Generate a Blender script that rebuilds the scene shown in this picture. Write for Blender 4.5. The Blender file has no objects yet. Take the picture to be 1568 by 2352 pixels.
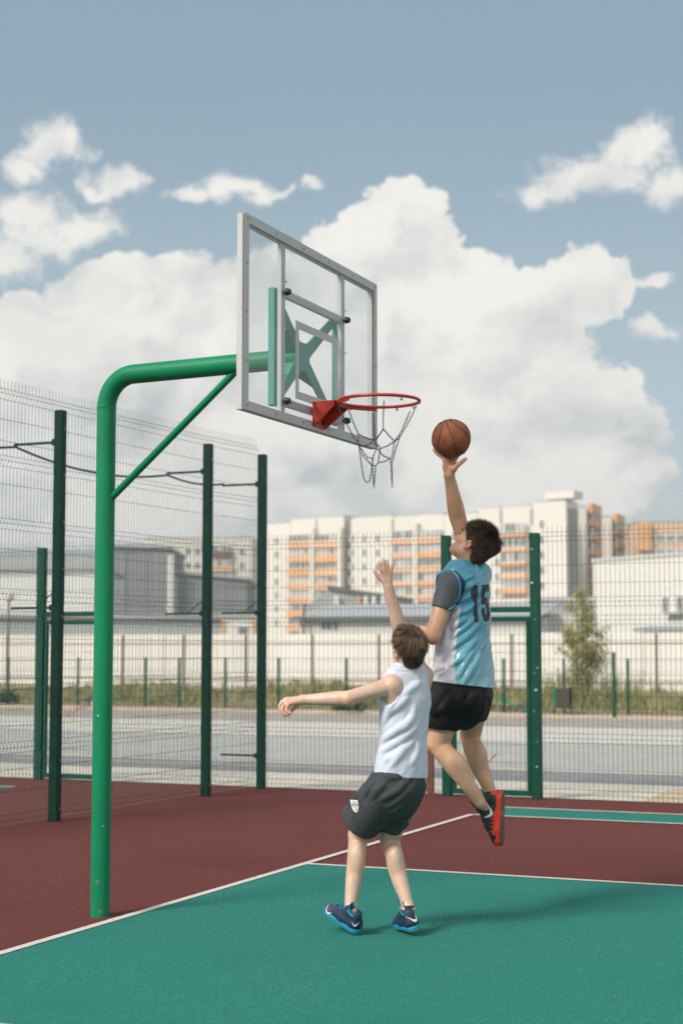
import bpy, math, random
import numpy as np
from mathutils import Vector, Matrix, bvhtree

random.seed(7); rng = np.random.default_rng(11)
scene = bpy.context.scene
COL = scene.collection
R = math.radians

# ------------------------------------------------------------------ camera, sky, sun
F = 3635.0; PITCH = math.atan(314 / F); H = 1.63      # focal length in px of a 1568 px wide frame
cam = bpy.data.cameras.new('camera'); camo = bpy.data.objects.new('camera', cam); COL.objects.link(camo)
cam.sensor_fit = 'HORIZONTAL'; cam.sensor_width = 36; cam.lens = 36 * F / 1568
camo.location = (0, 0, H); camo.rotation_euler = (math.pi / 2 + PITCH, 0, 0)
cam.clip_end = 6000; cam.clip_start = .05
cam.dof.use_dof = True; cam.dof.focus_distance = 9.4; cam.dof.aperture_fstop = 3.2
scene.camera = camo
scene.view_settings.view_transform = 'Standard'; scene.view_settings.look = 'None'
scene.view_settings.gamma = 1; scene.view_settings.exposure = 0.62
scene.cycles.max_bounces = 8; scene.cycles.transparent_max_bounces = 24
scene.cycles.use_adaptive_sampling = True; scene.cycles.adaptive_threshold = .02

SUN_EL = 40.0; SUN_DIR = Vector((-.75, -.66, 0)).normalized()
sd = bpy.data.lights.new('sun', 'SUN'); sd.energy = 2.6; sd.angle = R(17); sd.color = (1, .93, .82)
so = bpy.data.objects.new('sun', sd); COL.objects.link(so)
tosun = Vector((SUN_DIR.x * math.cos(R(SUN_EL)), SUN_DIR.y * math.cos(R(SUN_EL)), math.sin(R(SUN_EL))))
so.rotation_euler = tosun.to_track_quat('Z', 'Y').to_euler()


def ray(x, y):
    a = (x - 784) / F; u = -(y - 1176) / F
    return (a, math.cos(PITCH) - math.sin(PITCH) * u, math.sin(PITCH) + math.cos(PITCH) * u)


def P(x, y, d):
    r = ray(x, y); t = d / r[1]
    return Vector((r[0] * t, d, H + r[2] * t))


def G(x, y, z=0.):
    r = ray(x, y); t = (z - H) / r[2]
    return Vector((r[0] * t, r[1] * t, z))


def build_world():
    w = bpy.data.worlds.new('World'); scene.world = w; w.use_nodes = True
    nt = w.node_tree; N = nt.nodes; L = nt.links
    for n in list(N): N.remove(n)

    def m(op, a, b=None, c=None, clamp=False):
        n = N.new('ShaderNodeMath'); n.operation = op; n.use_clamp = clamp
        for i, v in enumerate((a, b, c)):
            if v is None: continue
            if isinstance(v, (int, float)): n.inputs[i].default_value = v
            else: L.new(v, n.inputs[i])
        return n.outputs[0]

    def vm(op, a, b=None, c=None):
        n = N.new('ShaderNodeVectorMath'); n.operation = op
        for i, v in enumerate((a, b, c)):
            if v is None: continue
            if isinstance(v, (tuple, list)): n.inputs[i].default_value = v
            else: L.new(v, n.inputs[i])
        return n.outputs['Value'] if op in ('LENGTH', 'DOT_PRODUCT') else n.outputs[0]

    def noise(vec, scale, detail=5, rough=.55, out='Fac'):
        n = N.new('ShaderNodeTexNoise'); n.inputs['Scale'].default_value = scale
        n.inputs['Detail'].default_value = detail; n.inputs['Roughness'].default_value = rough
        L.new(vec, n.inputs['Vector']); return n.outputs[out]

    def smooth(v, a, b, lo=0., hi=1.):
        n = N.new('ShaderNodeMapRange'); n.interpolation_type = 'SMOOTHSTEP'
        L.new(v, n.inputs[0])
        for i, q in enumerate((a, b, lo, hi)): n.inputs[i + 1].default_value = q
        return n.outputs[0]

    def mix(f, a, b):
        n = N.new('ShaderNodeMix'); n.data_type = 'RGBA'
        if isinstance(f, (int, float)): n.inputs[0].default_value = f
        else: L.new(f, n.inputs[0])
        for i, v in ((6, a), (7, b)):
            if isinstance(v, tuple): n.inputs[i].default_value = (*v, 1)
            else: L.new(v, n.inputs[i])
        return n.outputs[2]

    tc = N.new('ShaderNodeTexCoord'); d = tc.outputs['Generated']
    sp = N.new('ShaderNodeSeparateXYZ'); L.new(d, sp.inputs[0])
    az = m('ARCTAN2', sp.outputs[0], sp.outputs[1]); el = m('ARCSINE', sp.outputs[2])
    cb = N.new('ShaderNodeCombineXYZ'); L.new(az, cb.inputs[0]); L.new(el, cb.inputs[1]); p0 = cb.outputs[0]
    # ragged edges: push the lookup position about with noise
    n1 = vm('SUBTRACT', noise(p0, 26, 3, .5, 'Color'), (.5, .5, .5))
    n2 = vm('SUBTRACT', noise(p0, 75, 4, .6, 'Color'), (.5, .5, .5))
    p = vm('MULTIPLY_ADD', n1, (.040, .032, 0), p0)
    p = vm('MULTIPLY_ADD', n2, (.017, .014, 0), p)

    def blobs(lst, k, gr=1.):
        acc = None
        for cx, cy, rx, ry in lst:
            r = ray(cx, cy); l = math.sqrt(sum(q * q for q in r))
            a = math.atan2(r[0], r[1]); e = math.asin(r[2] / l)
            ix, iy = F / rx / gr, F / ry / gr
            v = vm('MULTIPLY_ADD', p, (ix, iy, 0), (-a * ix, -e * iy, 0))
            ln = vm('LENGTH', v)
            acc = ln if acc is None else m('SMOOTH_MIN', acc, ln, k)
        return acc
    big = [(925, 520, 95, 115), (830, 560, 100, 85), (1000, 580, 70, 90), (760, 610, 75, 75), (900, 720, 260, 190),
           (1110, 640, 85, 85), (1200, 690, 90, 80), (1330, 665, 85, 85), (1400, 670, 70, 70), (1240, 780, 120, 120), (1020, 800, 260, 150),
           (1400, 905, 85, 75), (1330, 1000, 190, 130), (1440, 990, 80, 60), (620, 720, 190, 150), (450, 720, 220, 135),
           (270, 700, 180, 105), (110, 740, 150, 75), (-40, 800, 180, 115), (300, 930, 480, 220),
           (800, 980, 560, 240), (1100, 900, 300, 230), (1400, 1090, 130, 90), (520, 1180, 900, 170)]
    small = [(105, 340, 70, 50), (165, 320, 48, 38), (45, 385, 42, 28), (265, 415, 70, 42), (215, 430, 45, 22),
             (60, 505, 85, 60), (190, 520, 85, 38), (20, 590, 75, 55), (110, 555, 70, 40),
             (520, 435, 62, 34), (570, 432, 52, 26), (450, 445, 42, 22), (625, 437, 38, 10), (705, 418, 34, 14),
             (1450, 350, 85, 48), (1375, 405, 120, 48), (1270, 438, 75, 26), (1530, 425, 70, 40), (1480, 325, 48, 40),
             (1510, 760, 60, 24), (1500, 650, 60, 12)]
    fb = m('SUBTRACT', noise(p0, 95, 5, .62), .5)
    mb = smooth(m('MULTIPLY_ADD', fb, -.26, blobs(big, .07)), 1.03, .90)
    ms = smooth(m('MULTIPLY_ADD', fb, -1.25, blobs(small, .12, 1.20)), 1.20, .34)
    # the rest of the sky (behind the camera): broken cloud
    rest = m('MULTIPLY', smooth(noise(d, 2.2, 6, .55), .44, .60), smooth(sp.outputs[1], .55, .2))
    mask = m('MAXIMUM', m('MAXIMUM', mb, m('MULTIPLY', ms, .95)), m('MULTIPLY', rest, .9), clamp=True)
    # grey patches and sun-side relief inside the clouds: shading painted into their colour
    str_ = N.new('ShaderNodeMapping'); str_.inputs['Scale'].default_value = (1, 1.9, 1); L.new(p0, str_.inputs[0])
    g = noise(str_.outputs[0], 8.5, 6, .52)
    sh = vm('ADD', p, (-.010, .016, 0)); sh2 = vm('ADD', p, (-.0035, .006, 0))
    rel = m('MULTIPLY_ADD', m('SUBTRACT', noise(p, 10, 2, .5), noise(sh, 10, 2, .5)), 2.4, m('MULTIPLY', m('SUBTRACT', noise(p, 34, 3, .5), noise(sh2, 34, 3, .5)), .75))
    low = smooth(el, .20, .105)                                     # flat grey bases low down
    gray = m('ADD', m('MULTIPLY', smooth(g, .44, .64), m('MULTIPLY_ADD', low, .66, .34)), m('MULTIPLY', low, .22), clamp=True)
    gray = m('ADD', m('MULTIPLY', gray, .80), m('MULTIPLY', smooth(rel, .08, -.40), .50), clamp=True)
    cloud = mix(gray, (6.1, 5.95, 5.62), (3.45, 3.75, 3.85))
    cloud = mix(smooth(el, .10, .0, 0., .42), cloud, (4.0, 4.25, 4.3))
    # unseen clouds behind the camera, brightened to add fill light
    cloud = mix(smooth(sp.outputs[1], .5, .0), cloud, (9.0, 8.7, 8.2))
    sky = N.new('ShaderNodeTexSky'); sky.sky_type = 'NISHITA'; sky.sun_disc = False
    sky.sun_elevation = R(SUN_EL); sky.sun_rotation = math.atan2(SUN_DIR.x, SUN_DIR.y)
    sky.air_density = 1.0; sky.dust_density = 1.6; sky.ozone_density = 1.2
    hs = N.new('ShaderNodeHueSaturation'); hs.inputs['Saturation'].default_value = .62
    hs.inputs['Value'].default_value = .62; L.new(sky.outputs[0], hs.inputs['Color'])
    # thin veil of high cloud that greys the blue
    air = mix(smooth(el, .38, .10), (1.92, 2.80, 3.48), (3.2, 4.1, 4.5))
    air = mix(smooth(el, .14, .045), air, (4.1, 4.3, 4.25))
    veil = mix(m('MULTIPLY_ADD', noise(p0, 5, 4), .16, .68), hs.outputs[0], air)
    bg = N.new('ShaderNodeBackground'); bg.inputs['Strength'].default_value = .1
    L.new(mix(mask, veil, cloud), bg.inputs['Color'])
    o = N.new('ShaderNodeOutputWorld'); L.new(bg.outputs[0], o.inputs[0])


build_world()


# ------------------------------------------------------------------ materials
def mat(name, col, rough=.6, var=.0, vscale=8., bump=0., bscale=60., metal=0., spec=.5, col2=None, detail=4, sheen=0.,
        sss=0., attr=None, coat=0., stretch=None):
    mm = bpy.data.materials.new(name); mm.use_nodes = True
    nt = mm.node_tree; b = nt.nodes['Principled BSDF']; L = nt.links
    b.inputs['Roughness'].default_value = rough; b.inputs['Metallic'].default_value = metal
    b.inputs['Specular IOR Level'].default_value = spec
    b.inputs['Sheen Weight'].default_value = sheen; b.inputs['Coat Weight'].default_value = coat
    if sss:
        b.inputs['Subsurface Weight'].default_value = sss
        b.inputs['Subsurface Radius'].default_value = (.012, .005, .003); b.inputs['Subsurface Scale'].default_value = 1
    tc = nt.nodes.new('ShaderNodeTexCoord'); vec = tc.outputs['Object']
    if stretch:
        mp = nt.nodes.new('ShaderNodeMapping'); mp.inputs['Scale'].default_value = stretch
        L.new(vec, mp.inputs[0]); vec = mp.outputs[0]
    src = None
    if attr:
        a = nt.nodes.new('ShaderNodeAttribute'); a.attribute_name = attr; src = a.outputs['Color']
    if var or col2:
        n = nt.nodes.new('ShaderNodeTexNoise'); n.inputs['Scale'].default_value = vscale
        n.inputs['Detail'].default_value = detail; n.inputs['Roughness'].default_value = .6
        L.new(vec, n.inputs['Vector'])
        mr = nt.nodes.new('ShaderNodeMapRange'); mr.inputs[1].default_value = .3; mr.inputs[2].default_value = .7
        L.new(n.outputs['Fac'], mr.inputs[0])
        mx = nt.nodes.new('ShaderNodeMix'); mx.data_type = 'RGBA'
        L.new(mr.outputs[0], mx.inputs[0])
        if src is not None:
            mu = nt.nodes.new('ShaderNodeMix'); mu.data_type = 'RGBA'; mu.blend_type = 'MULTIPLY'
            mu.inputs[0].default_value = 1; L.new(src, mu.inputs[6])
            mx.inputs[6].default_value = (1 - var, 1 - var, 1 - var, 1); mx.inputs[7].default_value = (1, 1, 1, 1)
            L.new(mx.outputs[2], mu.inputs[7]); L.new(mu.outputs[2], b.inputs['Base Color'])
        else:
            c2 = col2 or tuple(c * (1 + var) for c in col)
            c1 = col if col2 else tuple(c * (1 - var) for c in col)
            mx.inputs[6].default_value = (*c1, 1); mx.inputs[7].default_value = (*c2, 1)
            L.new(mx.outputs[2], b.inputs['Base Color'])
    elif src is not None:
        L.new(src, b.inputs['Base Color'])
    else:
        b.inputs['Base Color'].default_value = (*col, 1)
    if bump:
        n = nt.nodes.new('ShaderNodeTexNoise'); n.inputs['Scale'].default_value = bscale; n.inputs['Detail'].default_value = 5
        L.new(vec, n.inputs['Vector'])
        bp = nt.nodes.new('ShaderNodeBump'); bp.inputs['Strength'].default_value = bump
        bp.inputs['Distance'].default_value = .01
        L.new(n.outputs['Fac'], bp.inputs['Height']); L.new(bp.outputs[0], b.inputs['Normal'])
    return mm


def speckle(name, base, dark, light, scratch=None, rough=.9):
    """rubber-crumb sports surface: fine two-tone grain, broad wear, a few pale scuffs"""
    mm = bpy.data.materials.new(name); mm.use_nodes = True
    nt = mm.node_tree; b = nt.nodes['Principled BSDF']; L = nt.links
    b.inputs['Roughness'].default_value = rough; b.inputs['Specular IOR Level'].default_value = .12
    tc = nt.nodes.new('ShaderNodeTexCoord'); vec = tc.outputs['Object']

    def noise(s, det=3, v=vec):
        n = nt.nodes.new('ShaderNodeTexNoise'); n.inputs['Scale'].default_value = s; n.inputs['Detail'].default_value = det
        n.inputs['Roughness'].default_value = .65; L.new(v, n.inputs['Vector']); return n.outputs['Fac']

    def rng_(v, a, c):
        m = nt.nodes.new('ShaderNodeMapRange'); m.inputs[1].default_value = a; m.inputs[2].default_value = c
        L.new(v, m.inputs[0]); return m.outputs[0]

    def mix(f, a, c):
        m = nt.nodes.new('ShaderNodeMix'); m.data_type = 'RGBA'; L.new(f, m.inputs[0])
        for i, q in ((6, a), (7, c)):
            if isinstance(q, tuple): m.inputs[i].default_value = (*q, 1)
            else: L.new(q, m.inputs[i])
        return m.outputs[2]
    c = mix(rng_(noise(95, 4), .36, .64), dark, light)
    c = mix(rng_(noise(1.1, 5), .25, .8), c, base)
    dk = rng_(noise(38, 5), .56, .36); md = nt.nodes.new('ShaderNodeMath'); md.operation = 'MULTIPLY'; md.inputs[1].default_value = .38
    L.new(dk, md.inputs[0]); c = mix(md.outputs[0], c, dark)
    st_ = rng_(noise(.55, 6), .52, .70); mm_ = nt.nodes.new('ShaderNodeMath'); mm_.operation = 'MULTIPLY'; mm_.inputs[1].default_value = .28
    L.new(st_, mm_.inputs[0]); c = mix(mm_.outputs[0], c, tuple(q * .55 for q in base))
    if scratch:
        mp = nt.nodes.new('ShaderNodeMapping'); mp.inputs['Scale'].default_value = (1, 3.2, 1); mp.inputs['Rotation'].default_value = (0, 0, .4)
        L.new(vec, mp.inputs[0])
        c = mix(rng_(noise(5.5, 6, mp.outputs[0]), .645, .73), c, scratch)
        c = mix(rng_(noise(17, 2), .715, .74), c, scratch)
    L.new(c, b.inputs['Base Color'])
    bp = nt.nodes.new('ShaderNodeBump'); bp.inputs['Strength'].default_value = .6; bp.inputs['Distance'].default_value = .004
    L.new(noise(160, 2), bp.inputs['Height']); L.new(bp.outputs[0], b.inputs['Normal'])
    return mm


M = {}
M['red_court'] = speckle('red_court', (.128, .037, .034), (.075, .020, .019), (.185, .060, .053), (.25, .16, .14))
M['green_court'] = speckle('green_court', (.024, .182, .148), (.009, .098, .085), (.050, .265, .212), None)
M['line'] = mat('line_paint', (.42, .37, .34), .85, 0, 70, .2, 150, col2=(.72, .69, .64), spec=.2)
M['concrete'] = mat('pale_concrete', (.56, .51, .44), .9, .14, 3, .3, 60)
M['asphalt'] = mat('asphalt', (.215, .215, .22), .9, .16, 2.5, .3, 80)
M['asphalt_grey'] = mat('worn_asphalt', (.36, .352, .335), .9, .12, 1.5, .3, 80)
M['asphalt_pale'] = mat('dusty_asphalt', (.50, .47, .43), .9, .1, 1.2, .3, 80)
M['asphalt_brown'] = mat('brown_asphalt', (.30, .27, .245), .9, .12, 1.5, .3, 80)
M['sand'] = mat('sandy_verge', (.50, .38, .27), .95, .22, 2, .4, 30)
M['soil'] = mat('grassy_soil', (.17, .17, .075), .95, 0, .55, .4, 20, col2=(.34, .25, .155))
M['ground'] = mat('ground', (.27, .26, .22), .95, .2, .3)
M['pole_green'] = mat('green_enamel', (.001, .195, .086), .40, .12, 2.2, .03, 25, spec=.28, detail=9)
M['post_green'] = mat('dark_green_enamel', (.001, .034, .023), .5, .2, 9, .05, 20, spec=.2)
M['wire_green'] = mat('green_wire', (.035, .085, .072), .5)
M['gate_green'] = mat('gate_green_enamel', (.001, .055, .036), .5, .2, 9, .05, 20, spec=.2)
M['steel_white'] = mat('white_painted_steel', (.47, .485, .485), .42, .06, 6, .04, 30)
M['back_green'] = mat('pale_green_steel', (.035, .27, .21), .45, .08, 6)
M['screw'] = mat('screw_steel', (.25, .25, .25), .4, metal=.7)
M['black'] = mat('black_rubber', (.012, .014, .016), .45)
M['rim_red'] = mat('rim_red', (.47, .022, .018), .38, .10, 14, .04, 30, coat=.2)
M['bracket_red'] = mat('bracket_red', (.52, .040, .016), .45, .14, 10, .05, 30)
M['chain'] = mat('chain_steel', (.10, .105, .105), .45, .2, 90, metal=.6)
M['rust'] = mat('rusty_steel', (.20, .112, .078), .85, .3, 6)
M['white_wall'] = mat('white_fence_sheet', (.70, .68, .65), .8, .07, .35, stretch=(1, 1, .4))
M['white_render'] = mat('white_render', (.66, .645, .615), .85, .06, .06)
M['cream'] = mat('cream_panel', (.67, .635, .58), .85, .05, .05)
M['cream_shade'] = mat('shade_toned_cream', (.30, .27, .25), .9, .08, .1)  # cream darkened to put shade into walls turned from the sun; also seams
M['orange'] = mat('orange_panel', (.68, .41, .26), .8, .14, .15)
M['orange2'] = mat('bright_orange_panel', (.66, .36, .18), .8, .12, .15)
M['peach'] = mat('peach_render', (.68, .46, .32), .85, .05, .05)
M['glass_dark'] = mat('window_glass', (.17, .19, .19), .3, .3, .4)
M['glass_mid'] = mat('curtained_glass', (.40, .42, .42), .3, .25, .4)
M['frame_white'] = mat('window_frame', (.68, .67, .64), .6)
M['grey_clad'] = mat('grey_cladding', (.23, .235, .24), .7, .06, .2)
M['grey_roof'] = mat('grey_roofing', (.36, .375, .385), .6, .07, .2)
M['grey_light'] = mat('light_grey_wall', (.55, .54, .52), .8, .06, .15)
M['dark_trim'] = mat('dark_trim', (.13, .145, .14), .7)
M['tape_red'] = mat('tape_red', (.60, .05, .04), .4); M['tape_white'] = mat('tape_white', (.75, .72, .70), .4)
M['wood_red'] = mat('red_painted_wood', (.17, .055, .038), .7, .15, 8)
M['bark'] = mat('bark', (.16, .12, .09), .9, .3, 14)
M['leaf'] = mat('leaf', (.20, .22, .065), .6, 0, 3.0, col2=(.40, .36, .15))
M['leaf_dark'] = mat('leaf_dark', (.03, .06, .022), .6, .3, 4)
M['grass'] = mat('grass_blade', (.10, .155, .04), .8, 0, .8, col2=(.38, .30, .15))


def acrylic():
    mm = bpy.data.materials.new('clear_acrylic'); mm.use_nodes = True
    nt = mm.node_tree; N = nt.nodes; L = nt.links
    for n in list(N): N.remove(n)
    tr = N.new('ShaderNodeBsdfTransparent'); tr.inputs[0].default_value = (.97, .985, .985, 1)
    df = N.new('ShaderNodeBsdfDiffuse'); df.inputs[0].default_value = (.78, .80, .80, 1)
    gl = N.new('ShaderNodeBsdfGlossy'); gl.inputs[0].default_value = (.6, .6, .6, 1); gl.inputs['Roughness'].default_value = .06
    tc = N.new('ShaderNodeTexCoord'); no = N.new('ShaderNodeTexNoise'); no.inputs['Scale'].default_value = 4; no.inputs['Detail'].default_value = 6
    L.new(tc.outputs['Object'], no.inputs['Vector'])
    mr = N.new('ShaderNodeMapRange'); mr.inputs[3].default_value = .03; mr.inputs[4].default_value = .15
    L.new(no.outputs['Fac'], mr.inputs[0])
    m1 = N.new('ShaderNodeMixShader'); L.new(mr.outputs[0], m1.inputs[0]); L.new(tr.outputs[0], m1.inputs[1]); L.new(df.outputs[0], m1.inputs[2])
    m2 = N.new('ShaderNodeMixShader'); m2.inputs[0].default_value = .035; L.new(m1.outputs[0], m2.inputs[1]); L.new(gl.outputs[0], m2.inputs[2])
    o = N.new('ShaderNodeOutputMaterial'); L.new(m2.outputs[0], o.inputs[0])
    return mm


M['acrylic'] = acrylic()


# ------------------------------------------------------------------ mesh helpers
class MB:
    def __init__(s): s.v = []; s.f = []; s.m = []

    def add(s, vs, fs, mi=0):
        o = len(s.v); s.v += [tuple(q) for q in vs]; s.f += [tuple(i + o for i in f) for f in fs]; s.m += [mi] * len(fs)

    def hexa(s, c, mi=0):
        s.add(c, [(0, 3, 2, 1), (4, 5, 6, 7), (0, 1, 5, 4), (1, 2, 6, 5), (2, 3, 7, 6), (3, 0, 4, 7)], mi)

    def box(s, c, h, ax=None, mi=0, bev=0.):
        """centre, half sizes, three axes; bev cuts the vertical and horizontal edges a little"""
        c = Vector(c); ax = ax or (Vector((1, 0, 0)), Vector((0, 1, 0)), Vector((0, 0, 1)))
        if not bev:
            s.hexa([c + ax[0] * h[0] * i + ax[1] * h[1] * j + ax[2] * h[2] * k
                    for k in (-1, 1) for i, j in ((-1, -1), (1, -1), (1, 1), (-1, 1))], mi)
            return
        rings = []
        for kz, ins in ((-h[2], bev), (-h[2] + bev, 0), (h[2] - bev, 0), (h[2], bev)):
            a, b = h[0] - ins, h[1] - ins; q = bev
            rings.append([c + ax[0] * x + ax[1] * y + ax[2] * kz for x, y in
                          ((-a + q, -b), (a - q, -b), (a, -b + q), (a, b - q), (a - q, b), (-a + q, b), (-a, b - q), (-a, -b + q))])
        n = 8; vs = [p for r in rings for p in r]; fs = [tuple(range(n))[::-1], tuple(range(3 * n, 4 * n))]
        for r in range(3):
            for i in range(n):
                j = (i + 1) % n; fs.append((r * n + i, r * n + j, (r + 1) * n + j, (r + 1) * n + i))
        s.add(vs, fs, mi)

    def tube(s, pts, r, n=8, mi=0, cap=True, closed=False, flat=None):
        pts = [Vector(p) for p in pts]; k = len(pts); rs = r if isinstance(r, (list, tuple)) else [r] * k
        vs = []; t0 = (pts[1] - pts[0]).normalized()
        nx = t0.orthogonal().normalized() if flat is None else (Vector(flat) - t0 * t0.dot(Vector(flat))).normalized()
        for i in range(k):
            if closed: t = pts[(i + 1) % k] - pts[i - 1]
            else: t = pts[min(i + 1, k - 1)] - pts[max(i - 1, 0)]
            t = t.normalized() if t.length > 1e-9 else t0
            nx = (nx - t * nx.dot(t)).normalized(); ny = t.cross(nx)
            vs += [pts[i] + (nx * math.cos(2 * math.pi * j / n) + ny * math.sin(2 * math.pi * j / n)) * rs[i] for j in range(n)]
        fs = []
        for i in range(k if closed else k - 1):
            a, b = i * n, ((i + 1) % k) * n
            fs += [(a + j, a + (j + 1) % n, b + (j + 1) % n, b + j) for j in range(n)]
        if cap and not closed: fs += [tuple(range(n))[::-1], tuple(range((k - 1) * n, k * n))]
        s.add(vs, fs, mi)

    def prism(s, poly, d, mi=0):
        """polygon of 3-D points pushed along vector d"""
        poly = [Vector(p) for p in poly]; n = len(poly); d = Vector(d)
        s.add(poly + [p + d for p in poly], [tuple(range(n))[::-1], tuple(range(n, 2 * n))] +
              [(i, (i + 1) % n, n + (i + 1) % n, n + i) for i in range(n)], mi)

    def build(s, name, mats, parent=None, smooth=False):
        me = bpy.data.meshes.new(name); me.from_pydata(s.v, [], s.f)
        mats = mats if isinstance(mats, (list, tuple)) else [mats]
        for q in mats: me.materials.append(q)
        if len(mats) > 1: me.polygons.foreach_set('material_index', s.m)
        if smooth:
            me.polygons.foreach_set('use_smooth', [True] * len(s.f))
            me.set_sharp_from_angle(angle=R(40))
        me.update()
        o = bpy.data.objects.new(name, me); COL.objects.link(o)
        if parent is not None:
            o.parent = parent
            par = parent
            base = Vector((0, 0, 0))
            while par is not None: base = base + par.location; par = par.parent
            me.transform(Matrix.Translation(-base))
        return o


def tag(o, label=None, cat=None, group=None, kind=None):
    if label: o['label'] = label
    if cat: o['category'] = cat
    if group: o['group'] = group
    if kind: o['kind'] = kind
    return o


def empty(name, loc, label, cat, group=None):
    o = bpy.data.objects.new(name, None); COL.objects.link(o); o.location = loc
    o.empty_display_size = .2
    return tag(o, label, cat, group)


# ------------------------------------------------------------------ court frame: s along the baseline (away), t into the court
U = Vector((.40, .9165, 0)).normalized(); V = Vector((U.y, -U.x, 0)); Z = Vector((0, 0, 1))
B0 = Vector((-.277, 12.176, 0))


def S(s, t, z=0.): return B0 + U * s + V * t + Z * z


def st(p): q = Vector((p[0], p[1], 0)) - B0; return q.dot(U), q.dot(V)


def sheet(name, corners, z, m, thick=None):
    b = MB(); vs = [S(s, t, z) for s, t in corners]; b.add(vs, [tuple(range(len(vs)))])
    o = b.build(name, m)
    if o.data.polygons[0].normal.z < 0: o.data.flip_normals()
    return tag(o, kind='structure')


def rect(s0, s1, t0, t1): return [(s0, t0), (s0, t1), (s1, t1), (s1, t0)]


def build_setting():
    b = MB(); n = 4000
    b.add([(-n, -200, -.02), (n, -200, -.02), (n, 5000, -.02), (-n, 5000, -.02)], [(0, 1, 2, 3)])
    tag(b.build('ground', M['ground']), kind='structure')
    sheet('court_surface', rect(-14, 5.92, -22, 22), 0, M['red_court'])
    sheet('key_area', rect(-5.22, -.02, .02, 5.9), .004, M['green_court'])
    w = .03

    def line(a, c, z=.008):
        a, c = Vector((*a, 0)), Vector((*c, 0)); d = (c - a).normalized(); q = Vector((-d.y, d.x, 0)) * w
        sheet('court_line', [(a - q)[:2], (a + q)[:2], (c + q)[:2], (c - q)[:2]], z, M['line'])
    line((-13, 0), (3.87 + w, 0))
    line((-.0, 0 + w), (-.0, 5.9)); line((-5.22, 0 + w), (-5.22, 5.9))
    line((3.87, w), (3.87, 20)); line((4.70, .0), (4.70, 20))
    sheet('lane_strip', rect(3.87, 4.70, .02, 20), .004, M['green_court'])
    line((-5.22 + w, 5.87), (-w, 5.87))
    # the court beyond the left fence
    sheet('lane_strip', rect(3.87, 4.70, -22, -5.95), .004, M['green_court'])
    line((3.87, -22), (3.87, -5.95)); line((4.70, -22), (4.70, -5.95))

    def sy(y, x=800): return st(G(x, y))[0]
    edges = [(5.92, sy(1779), 'pavement', 'concrete'), (sy(1779), sy(1754.5), 'road', 'asphalt'),
             (sy(1754.5), sy(1693), 'road', 'asphalt_grey'), (sy(1693), sy(1660), 'road', 'asphalt_pale'),
             (sy(1660), sy(1640), 'path', 'asphalt_brown'), (sy(1640), sy(1629), 'verge', 'sand')]
    for i, (a, c, nm, m) in enumerate(edges): sheet(nm, rect(a, c, -60, 60), -.008, M[m])
    a = sy(1754.5); sheet('road_line', rect(a - .12, a + .08, -60, 60), -.004, M['line'])
    a = sy(1765); sheet('road_line', rect(a - .05, a + .03, -9, -3), -.004, M['line'])
    # kerb between pavement and road
    a = sy(1779)
    # grassy strip behind the verge: gently rolling, rising a little towards the fences
    b = MB(); s0, s1 = sy(1629), sy(1629) + 30; nu, nv = 18, 140
    tb = lambda q: -60 + 120 * q / nv
    for i in range(nu + 1):
        for j in range(nv + 1):
            q = i / nu; ss = s0 + (s1 - s0) * q; tt = tb(j)
            z = .02 + .15 * math.sin(tt * .31 + 1) * q + .22 * q + .10 * math.sin(tt * .9 + ss * .3) * q
            tq = tt; z += 1.0 * math.exp(-((tq - 5.5) / 6.0) ** 2 - ((ss - s0 - 17) / 4) ** 2)   # spoil heap on the right
            b.v.append(tuple(S(ss, tt, z)))
    for i in range(nu):
        for j in range(nv):
            k = i * (nv + 1) + j; b.f.append((k, k + 1, k + nv + 2, k + nv + 1)); b.m.append(0)
    o = b.build('verge', M['soil'], smooth=True); tag(o, kind='structure')
    if o.data.polygons[0].normal.z < 0: o.data.flip_normals()
    # bare earth wedge with a kerb stone at the right end of the pavement
    q = [st(G(x, y)) for x, y in ((1475, 1841), (1535, 1815), (1700, 1790), (1700, 1850))]
    sheet('bare_earth', q, -.003, M['sand'])
    return s0


VERGE_S = build_setting()


# ------------------------------------------------------------------ wire mesh fences
def wire_panel(A, B, nrm, z0, z1, folds, name, parent, pitch=.053, r=.0025, hstep=.2):
    """welded wire panel between ground points A and B, V-folds at the given heights pushed along nrm"""
    b = MB(); A, B = Vector(A), Vector(B); L = (B - A).length; d = (B - A) / L; n = int(L / pitch)
    prof = [(z0, 0)]
    for f in folds: prof += [(f - .045, 0), (f, .032), (f + .045, 0)]
    prof.append((z1, 0))
    prof.sort()
    for i in range(n):
        p = A + d * (i + .5) * L / n
        b.tube([p + Z * z + nrm * o for z, o in prof], r, 3, cap=False, flat=d)
    hz = []
    for f in folds: hz += [(f - .05, 0), (f, .032 + .004), (f + .05, 0)]
    z = z0 + .1
    while z < z1 - .04:
        if all(abs(z - q[0]) > .12 for q in hz): hz.append((z, 0.004))
        z += hstep
    for z, o in hz: b.tube([A + Z * z + nrm * (o + .004), B + Z * z + nrm * (o + .004)], r, 3, cap=False)
    return b.build(name, M['wire_green'], parent)


def square_post(c, half, h, parent, name='post', m='post_green', bolts=True, facing=None, z0=0):
    b = MB(); c = Vector(c)
    b.box(c + Z * (z0 + h / 2), (half, half, h / 2), (V, U, Z), 0, .004)
    if bolts:
        for k in range(9):
            z = z0 + .12 + (h - .3) * k / 8
            b.tube([c + Z * z + V * (half - .003), c + Z * z + V * (half + .012)], .011, 6, 1)
    o = b.build(name, [M[m], M['screw']], parent, True)
    return o


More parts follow.
